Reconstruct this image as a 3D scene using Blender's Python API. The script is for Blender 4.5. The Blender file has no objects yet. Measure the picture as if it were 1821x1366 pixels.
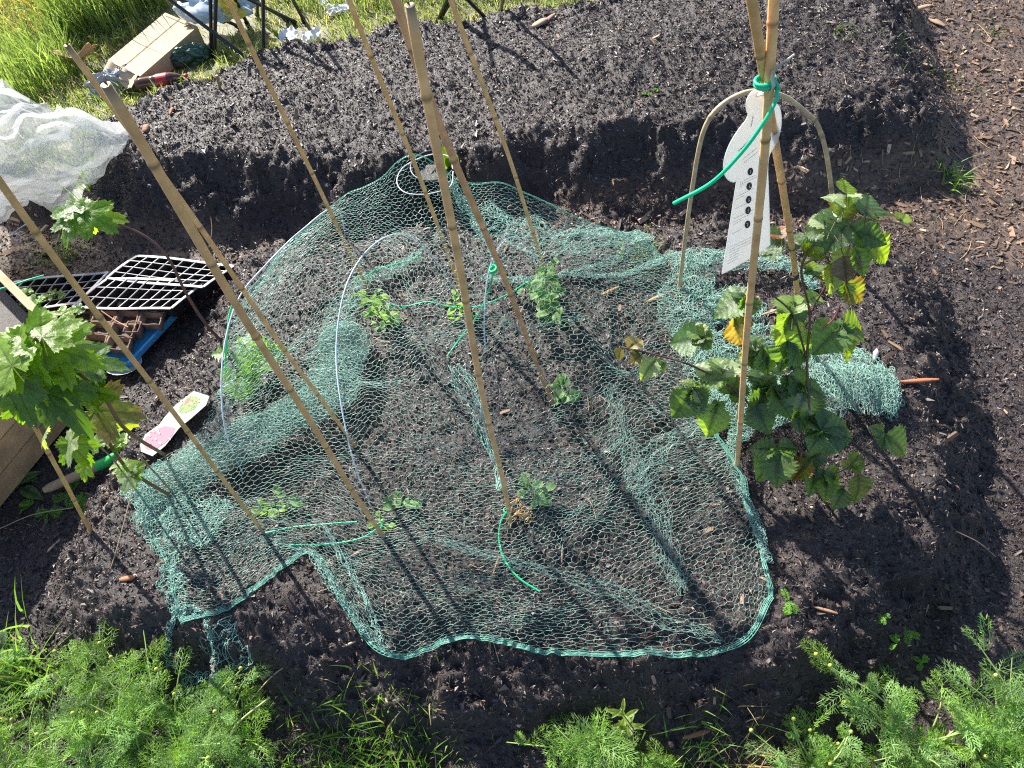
import bpy, math, random
import numpy as np
from mathutils import Vector
random.seed(7); rng = np.random.default_rng(11)
C = bpy.context.scene.collection
scn = bpy.context.scene
R = math.radians

# ---------------------------------------------------------------- camera
W, Hh, F = 1821.0, 1366.0, 1375.0
CAM = np.array([0.0, 0.0, 1.5])
down = np.array([0.1018, -0.6669, -1.0]); down /= np.linalg.norm(down)
up_c = -down
fw = np.array([0, 0, -1.0]); fw = fw - fw.dot(up_c) * up_c; fw /= np.linalg.norm(fw)
rt = np.cross(fw, up_c)
M = np.array([rt, fw, up_c])                       # camera -> world
def ray(px, py):
    d = np.array([(px - W / 2) / F, (Hh / 2 - py) / F, -1.0])
    return M @ d
def G(px, py, z=0.0):
    d = ray(px, py)
    return CAM + d * ((z - CAM[2]) / d[2])
def V(px, py, bx, by):                             # point of the pixel's ray nearest to a vertical line
    d = ray(px, py)
    t = (bx * d[0] + by * d[1]) / (d[0] ** 2 + d[1] ** 2)
    return CAM + d * t
cam = bpy.data.cameras.new('camera'); co = bpy.data.objects.new('camera', cam); C.objects.link(co)
from mathutils import Matrix
mm = Matrix(((M[0][0], M[0][1], M[0][2], CAM[0]), (M[1][0], M[1][1], M[1][2], CAM[1]), (M[2][0], M[2][1], M[2][2], CAM[2]), (0, 0, 0, 1)))
co.matrix_world = mm
cam.sensor_width = 36; cam.lens = 36 * F / W; cam.clip_start = .02; cam.clip_end = 500
scn.camera = co

# ---------------------------------------------------------------- noise
_tab = {}
def vnoise(x, y, s, seed):
    if seed not in _tab: _tab[seed] = np.random.default_rng(seed).random((256, 256)) * 2 - 1
    T = _tab[seed]
    x = np.asarray(x, float) / s; y = np.asarray(y, float) / s
    xi = np.floor(x).astype(int); yi = np.floor(y).astype(int)
    fx = x - xi; fy = y - yi
    fx = fx * fx * (3 - 2 * fx); fy = fy * fy * (3 - 2 * fy)
    a = T[xi & 255, yi & 255]; b = T[(xi + 1) & 255, yi & 255]; c = T[xi & 255, (yi + 1) & 255]; d = T[(xi + 1) & 255, (yi + 1) & 255]
    return (a * (1 - fx) + b * fx) * (1 - fy) + (c * (1 - fx) + d * fx) * fy
def sst(x): x = np.clip(x, 0, 1); return x * x * (3 - 2 * x)
def sdist(x, y, poly):                             # >0 outside
    x = np.asarray(x, float); y = np.asarray(y, float)
    d = np.full(x.shape, 1e9); ins = np.zeros(x.shape, bool)
    n = len(poly)
    for i in range(n):
        ax, ay = poly[i]; bx, by = poly[(i + 1) % n]
        ex, ey = bx - ax, by - ay
        t = np.clip(((x - ax) * ex + (y - ay) * ey) / (ex * ex + ey * ey), 0, 1)
        d = np.minimum(d, np.hypot(x - ax - t * ex, y - ay - t * ey))
        c = (ay > y) != (by > y)
        with np.errstate(divide='ignore', invalid='ignore'):
            xc = ax + (y - ay) * ex / (ey if ey != 0 else 1e-9)
        ins ^= c & (x < xc)
    return np.where(ins, -d, d)
def PP(pts, z): return [tuple(G(a, b, z)[:2]) for a, b in pts]

PATH = -0.17
NEAR = PP([(470, 470), (760, 440), (1150, 425), (1420, 440), (1560, 475), (1620, 640), (1610, 860), (1510, 1010), (1400, 1065), (1250, 1090), (900, 1085), (700, 1080),
           (520, 1060), (330, 1060), (200, 1040), (190, 950), (250, 830), (330, 730), (400, 640)], 0)
FAR = PP([(225, 262), (250, 215), (440, 128), (700, 75), (960, 42), (1080, 8), (1300, -70), (1520, -60), (1560, 60), (1575, 160), (1410, 196), (1150, 220), (900, 248), (700, 262), (450, 270), (300, 278)], 0.0)
LAWN = PP([(-500, 200), (60, 320), (150, 290), (215, 215), (440, 128), (700, 75), (960, 42), (1080, 8), (1250, -120), (2500, -420), (1500, -520), (0, -420), (-900, -100)], -.06)
CHIPZ = PP([(-200, 400), (150, 400), (300, 400), (480, 400), (900, 380), (1250, 330), (1450, 310), (1530, 150), (1500, -60), (1900, -80), (2300, 200), (2200, 470), (1760, 470), (1500, 460), (1150, 440), (700, 440), (420, 500), (200, 520), (-100, 560)], PATH)
WEED = PP([(-400, 1290), (60, 1230), (220, 1200), (420, 1260), (560, 1330), (800, 1330), (1000, 1350), (1300, 1345), (1420, 1260), (1620, 1230), (1750, 1170), (2200, 1120), (2300, 1700), (-400, 1700)], PATH)
def zones(x, y):
    wob = vnoise(x, y, .16, 1) * .03 + vnoise(x, y, .07, 2) * .018
    return sdist(x, y, NEAR) + wob, sdist(x, y, FAR) + wob, sdist(x, y, LAWN) + wob, sdist(x, y, CHIPZ) + wob * 1.5, sdist(x, y, WEED) + wob
def ground(x, y, detail=True):
    x = np.asarray(x, float); y = np.asarray(y, float)
    dn, df, dl, dc, dw = zones(x, y)
    hn = (0.17 + 0.0 * dn) * (1 - sst(dn / .24))
    hf = 0.19 * (1 - sst((df + .04 * vnoise(x, y, .2, 17)) / .29)) + .05 * sst(-df / .5)
    hl = .12 * (1 - sst(dl / .10))
    z = PATH + np.maximum(np.maximum(hn, hf), hl)
    z = z + vnoise(x, y, .5, 3) * .012
    z = np.where(np.hypot(x, y) > 8, z * 0 + PATH + .1, z)
    if detail:
        comp = np.clip(1 - np.minimum(dn - .24, df - .17) / .06, 0, 1)
        lawn = np.clip(-dl / .05, 0, 1)
        slope = np.clip(1 - np.abs(dn - .12) / .14, 0, 1) + np.clip(1 - np.abs(df - .09) / .11, 0, 1)
        a = (.35 + .65 * comp) * (1 - .6 * lawn)
        n1 = vnoise(x, y, .085, 4); n2 = vnoise(x, y, .036, 5); n3 = vnoise(x, y, .017, 6); n4 = vnoise(x, y, .0085, 8)
        z = z + a * (n1 * (.004 + .014 * slope) + n2 * (.0030 + .012 * slope) + (1 - 2 * np.abs(n3)) * .0032 * (1 + 1.5 * slope) + n4 * .003 * (1 + .8 * slope)) + comp * np.clip(vnoise(x, y, .028, 9) - .55, 0, 1) * (.02 + .05 * slope) + comp * np.clip(vnoise(x, y, .045, 10) - .6, 0, 1) * (.012 + .06 * slope)
    return z
def gz(x, y): return float(ground(np.array([x]), np.array([y]))[0])
def GG(px, py):                                     # pixel -> point on the real ground
    d = ray(px, py); z = 0.0
    for _ in range(25):
        p = CAM + d * ((z - CAM[2]) / d[2]); z = z * .5 + .5 * float(ground(np.array([p[0]]), np.array([p[1]]), False)[0])
    p = CAM + d * ((z - CAM[2]) / d[2]); p[2] = gz(p[0], p[1]); return p

# ---------------------------------------------------------------- mesh collector
class MB:
    def __init__(s): s.v = []; s.q = []; s.t = []; s.c = []; s.l = []; s.n = 0
    def add(s, v, f, col=(.5, .5, .5), luv=None):
        v = np.asarray(v, float).reshape(-1, 3); f = np.asarray(f, int)
        if len(f) == 0: return
        (s.q if f.shape[1] == 4 else s.t).append(f + s.n)
        s.v.append(v)
        col = np.asarray(col, float)
        if col.ndim == 1: col = np.tile(col, (len(v), 1))
        s.c.append(col)
        s.l.append(np.zeros((len(v), 3)) if luv is None else np.asarray(luv, float))
        s.n += len(v)
    def build(s, name, m, parent=None, smooth=True, loc=None):
        me = bpy.data.meshes.new(name)
        v = np.concatenate(s.v); 
        q = np.concatenate(s.q) if s.q else np.zeros((0, 4), int)
        t = np.concatenate(s.t) if s.t else np.zeros((0, 3), int)
        off = np.zeros(3)
        if parent is not None: off = np.array(parent.location)
        elif loc is not None: off = np.array(loc)
        me.vertices.add(len(v)); me.vertices.foreach_set('co', (v - off).astype(np.float32).ravel())
        loops = np.concatenate([q.ravel(), t.ravel()]).astype(np.int32)
        me.loops.add(len(loops)); me.loops.foreach_set('vertex_index', loops)
        st = np.concatenate([np.arange(len(q)) * 4, len(q) * 4 + np.arange(len(t)) * 3]).astype(np.int32)
        me.polygons.add(len(st)); me.polygons.foreach_set('loop_start', st)
        me.polygons.foreach_set('use_smooth', np.full(len(st), smooth))
        me.update(calc_edges=True); me.validate()
        a = me.attributes.new('col', 'FLOAT_COLOR', 'POINT')
        c = np.concatenate(s.c); c4 = np.ones((len(c), 4), np.float32); c4[:, :3] = c; a.data.foreach_set('color', c4.ravel())
        a = me.attributes.new('luv', 'FLOAT_VECTOR', 'POINT'); a.data.foreach_set('vector', np.concatenate(s.l).astype(np.float32).ravel())
        me.materials.append(m)
        o = bpy.data.objects.new(name, me); C.objects.link(o)
        if parent is not None: o.parent = parent
        elif loc is not None: o.location = loc
        return o
    def tube(s, pts, rad, k=8, col=(.5, .5, .5), cap=True):
        P = np.asarray(pts, float); n = len(P)
        rad = np.broadcast_to(np.asarray(rad, float), (n,))
        T = np.gradient(P, axis=0); T /= np.linalg.norm(T, axis=1)[:, None] + 1e-12
        a = np.array([0, 0, 1.0]) if abs(T[0][2]) < .9 else np.array([1.0, 0, 0])
        N = np.zeros_like(P); N[0] = np.cross(T[0], a); N[0] /= np.linalg.norm(N[0])
        for i in range(1, n):
            N[i] = N[i - 1] - T[i] * N[i - 1].dot(T[i]); N[i] /= np.linalg.norm(N[i]) + 1e-12
        B = np.cross(T, N)
        an = np.arange(k) * 2 * math.pi / k
        v = P[:, None] + rad[:, None, None] * (np.cos(an)[None, :, None] * N[:, None] + np.sin(an)[None, :, None] * B[:, None])
        v = v.reshape(-1, 3)
        i = np.arange(n - 1)[:, None] * k; j = np.arange(k)[None]; j2 = (j + 1) % k
        f = np.stack([i + j, i + j2, i + k + j2, i + k + j], -1).reshape(-1, 4)
        col = np.asarray(col, float)
        cc = np.repeat(col, k, 0) if col.ndim == 2 else col
        luv = np.zeros((n * k, 3)); luv[:, 0] = np.repeat(np.arange(n) / n, k)
        s.add(v, f, cc, luv)
        if cap:
            for e, rev in ((0, True), (n - 1, False)):
                vv = np.vstack([v[e * k:(e + 1) * k], P[e]])
                ff = [[(x + 1) % k, x, k] if rev else [x, (x + 1) % k, k] for x in range(k)]
                s.add(vv, ff, col[e] if col.ndim == 2 else col)
    def box(s, o, ax, ay, az, col=(.5, .5, .5)):        # corner + three edge vectors
        o, ax, ay, az = [np.asarray(q, float) for q in (o, ax, ay, az)]
        v = [o + i * ax + j * ay + k * az for k in (0, 1) for j in (0, 1) for i in (0, 1)]
        f = [[0, 2, 3, 1], [4, 5, 7, 6], [0, 1, 5, 4], [2, 6, 7, 3], [0, 4, 6, 2], [1, 3, 7, 5]]
        for q in f: s.add([v[i] for i in q], [[0, 1, 2, 3]], col)
    def grid(s, P, col=(.5, .5, .5), mask=None, close=False):   # P (n,m,3)
        n, m = P.shape[:2]
        i = np.arange(n - 1)[:, None] * m; j = np.arange(m - 1)[None]
        f = np.stack([i + j, i + j + 1, i + m + j + 1, i + m + j], -1)
        if mask is not None: f = f[mask]
        u, v = np.meshgrid(np.linspace(0, 1, n), np.linspace(0, 1, m), indexing='ij')
        c = np.asarray(col, float)
        if c.ndim == 3: c = c.reshape(-1, 3)
        s.add(P.reshape(-1, 3), f.reshape(-1, 4), c, np.stack([u, v, u * 0], -1).reshape(-1, 3))

def segs(mb, A, B, r, col, k=3):                    # many straight thin rods at once
    A = np.asarray(A, float); B = np.asarray(B, float); D = B - A; L = np.linalg.norm(D, axis=1)[:, None] + 1e-9; D = D / L
    up = np.where(np.abs(D[:, 2:3]) > .9, np.array([[1.0, 0, 0]]), np.array([[0, 0, 1.0]]))
    N = np.cross(D, up); N /= np.linalg.norm(N, axis=1)[:, None]; Bn = np.cross(D, N)
    r = np.broadcast_to(np.asarray(r, float), (len(A),))[:, None]
    vs = []
    for E in (A - D * r * .5, B + D * r * .5):
        for j in range(k):
            a = 2 * math.pi * j / k; vs.append(E + r * (math.cos(a) * N + math.sin(a) * Bn))
    v = np.stack(vs, 1).reshape(-1, 3)
    base = np.arange(len(A))[:, None] * (2 * k)
    f = np.concatenate([base + np.array([[j, (j + 1) % k, k + (j + 1) % k, k + j]]) for j in range(k)], 0)
    col = np.asarray(col, float)
    if col.ndim == 2: col = np.repeat(col, 2 * k, 0)
    mb.add(v, f, col)

def ribs(mb, A, B, w0, w1, Nn, col):                # flat ribbons A->B
    D = B - A; S = np.cross(D, Nn); S /= np.linalg.norm(S, axis=1)[:, None] + 1e-9
    w0 = np.broadcast_to(w0, (len(A),))[:, None]; w1 = np.broadcast_to(w1, (len(A),))[:, None]
    v = np.stack([A - S * w0, A + S * w0, B + S * w1, B - S * w1], 1).reshape(-1, 3)
    f = np.arange(len(A) * 4).reshape(-1, 4)
    col = np.asarray(col, float)
    if col.ndim == 2: col = np.repeat(col, 4, 0)
    mb.add(v, f, col)

def spline(pts, n=24):
    P = np.asarray(pts, float)
    if len(P) == 2: return P[0] + (P[1] - P[0]) * np.linspace(0, 1, n)[:, None]
    Q = np.vstack([2 * P[0] - P[1], P, 2 * P[-1] - P[-2]])
    t = np.linspace(0, len(P) - 1 - 1e-6, n); i = t.astype(int); f = (t - i)[:, None]
    a, b, c, d = Q[i], Q[i + 1], Q[i + 2], Q[i + 3]
    return .5 * ((2 * b) + (c - a) * f + (2 * a - 5 * b + 4 * c - d) * f ** 2 + (3 * b - a - 3 * c + d) * f ** 3)

# ---------------------------------------------------------------- materials
def mat(name, rough=.6, spec=.5, trans=0.0, bump=None, attr=True, color=None, metal=0.0, tcol=None, alpha=None, vein=False, mottle=None, sheen=0):
    m = bpy.data.materials.new(name); m.use_nodes = True; nt = m.node_tree; N = nt.nodes; L = nt.links
    b = N['Principled BSDF']; out = N['Material Output']
    b.inputs['Roughness'].default_value = rough; b.inputs['Specular IOR Level'].default_value = spec; b.inputs['Metallic'].default_value = metal
    if attr:
        a = N.new('ShaderNodeAttribute'); a.attribute_name = 'col'; cs = a.outputs['Color']
    else:
        rgb = N.new('ShaderNodeRGB'); rgb.outputs[0].default_value = (*color, 1); cs = rgb.outputs[0]
    tc = N.new('ShaderNodeTexCoord')
    if mottle:                                       # (scale, amount): real colour variation of the stuff itself
        nz = N.new('ShaderNodeTexNoise'); nz.inputs['Scale'].default_value = mottle[0]; nz.inputs['Detail'].default_value = 5
        L.new(tc.outputs['Object'], nz.inputs['Vector'])
        mr = N.new('ShaderNodeMapRange'); mr.inputs['From Min'].default_value = .3; mr.inputs['From Max'].default_value = .7
        mr.inputs['To Min'].default_value = 1 - mottle[1]; mr.inputs['To Max'].default_value = 1 + mottle[1]
        L.new(nz.outputs['Fac'], mr.inputs['Value'])
        mx = N.new('ShaderNodeVectorMath'); mx.operation = 'SCALE'; L.new(cs, mx.inputs[0]); L.new(mr.outputs[0], mx.inputs['Scale']); cs = mx.outputs[0]
    if vein:
        a2 = N.new('ShaderNodeAttribute'); a2.attribute_name = 'luv'
        sp = N.new('ShaderNodeSeparateXYZ'); L.new(a2.outputs['Vector'], sp.inputs[0])
        mr = N.new('ShaderNodeMapRange'); mr.inputs['From Min'].default_value = 0; mr.inputs['From Max'].default_value = 1
        mr.inputs['To Min'].default_value = 1; mr.inputs['To Max'].default_value = .38
        L.new(sp.outputs['Z'], mr.inputs['Value'])
        mx = N.new('ShaderNodeVectorMath'); mx.operation = 'SCALE'; L.new(cs, mx.inputs[0]); L.new(mr.outputs[0], mx.inputs['Scale']); cs = mx.outputs[0]
    L.new(cs, b.inputs['Base Color'])
    if bump:                                         # (scale, distance)
        nz = N.new('ShaderNodeTexNoise'); nz.inputs['Scale'].default_value = bump[0]; nz.inputs['Detail'].default_value = 6; nz.inputs['Roughness'].default_value = .65
        L.new(tc.outputs['Object'], nz.inputs['Vector'])
        bp = N.new('ShaderNodeBump'); bp.inputs['Distance'].default_value = bump[1]; bp.inputs['Strength'].default_value = 1
        L.new(nz.outputs['Fac'], bp.inputs['Height']); L.new(bp.outputs[0], b.inputs['Normal'])
    sh = b.outputs[0]
    if trans > 0:
        tr = N.new('ShaderNodeBsdfTranslucent')
        hs = N.new('ShaderNodeVectorMath'); hs.operation = 'MULTIPLY'; L.new(cs, hs.inputs[0]); hs.inputs[1].default_value = tcol or (1.5, 1.5, .5)
        L.new(hs.outputs[0], tr.inputs['Color'])
        mix = N.new('ShaderNodeMixShader'); mix.inputs[0].default_value = trans; L.new(sh, mix.inputs[1]); L.new(tr.outputs[0], mix.inputs[2]); sh = mix.outputs[0]
    if alpha is not None:
        tp = N.new('ShaderNodeBsdfTransparent'); mix = N.new('ShaderNodeMixShader'); mix.inputs[0].default_value = alpha
        L.new(tp.outputs[0], mix.inputs[1]); L.new(sh, mix.inputs[2]); sh = mix.outputs[0]
    L.new(sh, out.inputs['Surface'])
    return m
mGround = mat('soil', .5, .5, bump=(420, .0025), mottle=(60, .35))
mCrumb = mat('crumb', .42, .5, bump=(700, .0006))
mChip = mat('wood_chip', .7, .3, bump=(300, .0006))
mBamboo = mat('bamboo', .45, .4, bump=(140, .0006), mottle=(45, .2))
mNet = mat('net_plastic', .3, .5, trans=.35, tcol=(1.2, 1.2, 1.2))
mLeaf = mat('leaf', .36, .6, trans=.5, tcol=(2.5, 2.6, .5), vein=True, bump=(90, .002))
mGlauc = mat('pea_leaf', .6, .35, trans=.45, tcol=(1.7, 1.9, .7), vein=True)
mFeather = mat('feathery_leaf', .5, .4, trans=.45, tcol=(1.9, 2.0, .6))
mGrass = mat('grass', .5, .4, trans=.5, tcol=(1.35, 1.4, .8))
mStem = mat('stem', .55, .4, bump=(120, .0006))
mPlasticBlack = mat('black_plastic', .35, .5, bump=(60, .0008))
mTie = mat('tie_plastic', .4, .5, trans=.25, tcol=(1.3, 1.3, 1.3))
mWire = mat('wire', .35, .5)
mPaper = mat('card', .7, .3, trans=.12, tcol=(1, 1, 1), mottle=(20, .06))
mLabel = mat('label_plastic', .4, .4, trans=.45, tcol=(1, 1, 1))
mPrint = mat('print_ink', .7, .2)
mWood = mat('old_wood', .75, .3, bump=(60, .002), mottle=(14, .3))
mMetalBlack = mat('painted_metal', .35, .5)
mFleece = mat('fleece_mesh', .7, .2, trans=.5, tcol=(1.05, 1.05, 1.05), alpha=.47)
mFilm = mat('crinkled_film', .22, .7, trans=.3, tcol=(1, 1, 1))
mFibre = mat('moulded_fibre', .9, .2, bump=(200, .002), mottle=(40, .3))
mPetal = mat('petal', .6, .3, trans=.2, tcol=(1, 1, 1))

def tag(o, label=None, cat=None, group=None, kind=None):
    if label: o['label'] = label
    if cat: o['category'] = cat
    if group: o['group'] = group
    if kind: o['kind'] = kind
    return o
def thing(name, loc, label, cat, group=None):
    o = bpy.data.objects.new(name, None); C.objects.link(o); o.location = [float(q) for q in loc]; o.empty_display_size = .05
    return tag(o, label, cat, group)

# ---------------------------------------------------------------- ground sheet
def axis(lo, hi, step, far):
    a = list(np.arange(lo, hi, step)); s = step; x = lo
    L_ = []
    while x > -far: s *= 1.18; x -= s; L_.append(x)
    s = step; x = a[-1]; R_ = []
    while x < far: s *= 1.18; x += s; R_.append(x)
    return np.array(L_[::-1] + a + R_)
xs = axis(-2.9, 2.7, .0065, 60); ys = axis(.02, 4.0, .0065, 60)
X, Y = np.meshgrid(xs, ys, indexing='ij')
Z = ground(X, Y)
dn, df, dl, dc, dw = zones(X, Y)
def blend(a, b, t): return a * (1 - t[..., None]) + b * t[..., None]
compost = np.array([.030, .021, .020]); chipc = np.array([.090, .058, .042]); lawnc = np.array([.11, .10, .035]); far_c = np.array([.06, .09, .02])
col = np.tile(compost, X.shape + (1,))
incomp = np.clip(1 - np.minimum(dn - .22, df - .13) / .05, 0, 1)
col = blend(col, chipc, np.clip(-dc / .05, 0, 1) * (1 - incomp))
col = blend(col, lawnc, np.clip(-dl / .03 + .5, 0, 1) * (1 - np.clip(1 - (df) / .03, 0, 1)))
col = blend(col, far_c, np.clip((np.hypot(X, Y) - 4) / 2, 0, 1))
col *= (1 + .3 * vnoise(X, Y, .05, 21) + .2 * vnoise(X, Y, .3, 22))[..., None]
g = MB(); g.grid(np.stack([X, Y, Z], -1)[:, ::-1], col[:, ::-1]); tag(g.build('ground', mGround), kind='structure')

# ---------------------------------------------------------------- crumbs and chips (real loose pieces)
ch = None
def pieces(n, px, sel, lw, size, cols, tilt, lift=.3, curve=0, wpow=1):
    """n pieces at random over the view footprint px, kept where sel(zones) says"""
    x = rng.uniform(-2.6, 2.5, n); y = rng.uniform(.05, 3.6, n)
    zs = zones(x, y); k = rng.random(n) < sel(*zs); x = x[k]; y = y[k]
    if cols is ch: k = rng.random(len(x)) < np.clip(.85 + .8 * vnoise(x, y, .35, 301) + .4 * vnoise(x, y, .12, 302), .06, 1); x = x[k]; y = y[k]
    n = len(x)
    z = ground(x, y)
    e = .006; gx = (ground(x + e, y) - ground(x - e, y)) / (2 * e); gy = (ground(x, y + e) - ground(x, y - e)) / (2 * e)
    nrm = np.stack([-gx, -gy, np.ones(n)], -1) + rng.normal(0, tilt, (n, 3)); nrm /= np.linalg.norm(nrm, axis=1)[:, None]
    a = rng.uniform(0, 2 * math.pi, n); d = np.stack([np.cos(a), np.sin(a), np.zeros(n)], -1)
    d -= nrm * (d * nrm).sum(1)[:, None]; d /= np.linalg.norm(d, axis=1)[:, None]; s = np.cross(nrm, d)
    Ls = size[0] * np.exp(rng.normal(0, size[1], n)); Ws = Ls * rng.uniform(lw[0], lw[1], n); Ts = np.minimum(Ws, Ls) * rng.uniform(.2, .6, n)
    T = np.array([[-1, -1, -1], [1, -1, -1], [1, 1, -1], [-1, 1, -1], [-1, -1, 1], [1, -1, 1], [1, 1, 1], [-1, 1, 1]], float)
    T = T[None] * (1 + rng.uniform(-.45, .1, (n, 8, 3)))
    v = np.stack([x, y, z], -1)[:, None] + .5 * (T[..., 0:1] * (d * Ls[:, None])[:, None] + T[..., 1:2] * (s * Ws[:, None])[:, None] + T[..., 2:3] * (nrm * Ts[:, None])[:, None]) + (nrm * (Ts * lift)[:, None])[:, None]
    f = np.array([[0, 3, 2, 1], [4, 5, 6, 7], [0, 1, 5, 4], [1, 2, 6, 5], [2, 3, 7, 6], [3, 0, 4, 7]])
    f = (np.arange(n)[:, None, None] * 8 + f[None]).reshape(-1, 4)
    c = np.array(cols)[:, :3]; w = np.array(cols)[:, 3]; ci = rng.choice(len(c), n, p=w / w.sum())
    cc = c[ci] * rng.uniform(.65, 1.35, (n, 1))
    return v.reshape(-1, 3), f, np.repeat(cc, 8, 0)
m = MB()
cc = [(.044, .031, .030, 6), (.074, .052, .047, 4), (.115, .080, .068, 2), (.19, .125, .09, .7), (.022, .016, .016, 4), (.38, .29, .21, .05)]
selc = lambda dn, df, dl, dc, dw: np.where((dn < .34) | (df < .18) | ((dc > .02) & (dl > 0)), .95, .32) * np.where((dl < 0) & (df > .02), 0, 1)
def shards(n, sel, size, cols):
    x = rng.uniform(-2.6, 2.5, n); y = rng.uniform(.05, 3.6, n); zs = zones(x, y); k = rng.random(n) < sel(*zs); x = x[k]; y = y[k]
    z = ground(x, y); q = np.stack([x, y, z - 1.5], -1) @ M.T[:, :] if False else (np.stack([x, y, z], -1) - CAM) @ M
    px = W / 2 + F * q[:, 0] / -q[:, 2]; py = Hh / 2 - F * q[:, 1] / -q[:, 2]
    out = (px < -150) | (px > W + 150) | (py < -120) | (py > Hh + 120); k = ~out | (rng.random(len(x)) < .3); x, y, z = x[k], y[k], z[k]; n = len(x)
    L = size * np.exp(np.minimum(rng.normal(0, .4, n), .8)); T = rng.normal(0, 1, (n, 4, 3)); T /= np.linalg.norm(T, axis=2)[..., None]
    a = rng.uniform(0, 6.283, n); d = np.stack([np.cos(a), np.sin(a), rng.normal(0, .35, n)], -1)
    T = T * .42 * L[:, None, None] + (d * L[:, None])[:, None] * np.array([-.5, .5, -.1, .1])[None, :, None] * rng.uniform(.4, 2.4, n)[:, None, None]
    v = np.stack([x, y, z], -1)[:, None] + T; v[..., 2] += (L * .22)[:, None]
    f = np.array([[0, 1, 2], [0, 3, 1], [1, 3, 2], [0, 2, 3]]); f = (np.arange(n)[:, None, None] * 4 + f[None]).reshape(-1, 3)
    c = np.array(cols)[:, :3]; w = np.array(cols)[:, 3]; cc_ = c[rng.choice(len(c), n, p=w / w.sum())] * rng.uniform(.6, 1.4, (n, 1)) * (1 + .38 * vnoise(x, y, .22, 201) + .22 * vnoise(x, y, .06, 202))[:, None]
    return v.reshape(-1, 3), f, np.repeat(cc_, 4, 0)
m.add(*shards(1100000, selc, .0038, cc))
m.add(*shards(42000, lambda dn, df, dl, dc, dw: np.where(((df > -.03) & (df < .36)) | ((dn > 0) & (dn < .36)), .9, .06) * np.where((dl < 0) & (df > .02), 0, 1), .0072, cc[:3]))
m.add(*pieces(16000, None, selc, (.35, .9), (.0055, .40), cc, .55))
m.add(*pieces(14000, None, selc, (.12, .3), (.012, .4), cc, .35))
tag(m.build('compost_crumbs', mCrumb, smooth=False), 'dark brown compost crumbs and fine bark loose over the beds', 'compost', kind='stuff')
m = MB()
ch = [(.17, .105, .070, 4), (.27, .175, .115, 3), (.10, .066, .048, 4), (.40, .29, .20, .8), (.055, .042, .038, 4)]
m.add(*pieces(150000, None, lambda dn, df, dl, dc, dw: np.where((dc < .03) & (df > .15) & (dl > 0) & (dn > .04), np.clip(.5 - dc * 2, .2, 1), 0), (.12, .42), (.014, .5), ch, .35, .2))
m.add(*pieces(2600, None, lambda dn, df, dl, dc, dw: np.where((dl > 0), .6, 0), (.10, .35), (.019, .4), ch[1:4], .2, .4))
tag(m.build('bark_chips', mChip, smooth=False), 'reddish brown bark chips strewn along the path between the beds', 'bark chips', kind='stuff')

# ---------------------------------------------------------------- grass
def blades(mb, pts, h, w, lean, cols, segn=3, bias=(0, 0)):
    n = len(pts); hh = h * np.exp(rng.normal(0, .35, n)); a = rng.uniform(0, 2 * math.pi, n)
    hh = np.minimum(hh, h * 1.7); L = lean * rng.uniform(.2, 1.2, n); d = np.stack([np.cos(a) * L + bias[0], np.sin(a) * L + bias[1], np.zeros(n)], -1)
    nn = np.stack([np.cos(a + rng.normal(0, .8, n)), np.sin(a), rng.uniform(.2, 1, n)], -1)
    c = np.array(cols)[:, :3]; wt = np.array(cols)[:, 3]; cc = c[rng.choice(len(c), n, p=wt / wt.sum())] * rng.uniform(.7, 1.3, (n, 1))
    p = pts.copy(); ww = w * rng.uniform(.6, 1.3, n)
    for k in range(segn):
        t0, t1 = k / segn, (k + 1) / segn
        q = pts + np.stack([np.zeros(n), np.zeros(n), hh * t1 * (1 - .25 * t1 * L)], -1) + d * (hh * t1 ** 2)[:, None]
        ribs(mb, p, q, ww * (1 - t0 ** 2), ww * (1 - t1 ** 2) + .0001, nn, cc); p = q
def scatter(n, poly, cond=None):
    P = np.array(poly); x = rng.uniform(P[:, 0].min(), P[:, 0].max(), n); y = rng.uniform(P[:, 1].min(), P[:, 1].max(), n)
    k = sdist(x, y, poly) + vnoise(x, y, .08, 31) * .04 < 0
    if cond is not None: k &= cond(x, y)
    x, y = x[k], y[k]; return np.stack([x, y, ground(x, y)], -1)
gc = [(.20, .29, .08, 5), (.30, .38, .12, 4), (.44, .41, .20, 2.6), (.54, .46, .30, 2.4)]
m = MB(); lz = PP([(-80, 330), (130, 290), (220, 215), (440, 130), (720, 72), (960, 42), (1100, 0), (1250, -80), (-60, -250), (-300, 100)], -.06)
CT = PP([(178, 120), (298, 10), (350, 50), (385, 90), (300, 140), (255, 150), (190, 170)], -.05)
CT2 = PP([(300, 85), (380, 80), (390, 125), (340, 150), (250, 170), (240, 150)], -.05); CT3 = PP([(495, 48), (580, 45), (590, 95), (500, 98)], -.05); CT4 = PP([(300, 0), (460, -10), (450, 50), (360, 75)], -.05)
offbed = lambda x, y: (sdist(x, y, FAR) > .0) & ((np.minimum(np.minimum(sdist(x, y, CT), sdist(x, y, CT2)), np.minimum(sdist(x, y, CT3), sdist(x, y, CT4))) > 0) | (rng.random(x.shape) < .04))
blades(m, scatter(95000, lz, offbed), .030, .0016, .9, gc)
blades(m, scatter(9000, lz, lambda x, y: offbed(x, y) & (vnoise(x, y, .22, 40) > .15)), .055, .0018, .8, gc[:3])
tag(m.build('lawn_grass', mGrass), 'short sunlit grass with straw patches beyond the far bed', 'grass', kind='stuff')
m = MB(); tz = PP([(-150, 120), (60, 85), (170, 60), (290, 0), (330, -40), (200, -260), (-350, -120)], -.06)
blades(m, scatter(17000, tz, offbed), .115, .0019, .7, [(.20, .26, .08, 3), (.32, .36, .14, 3), (.50, .45, .24, 4), (.38, .24, .12, 1)], 4)
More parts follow.
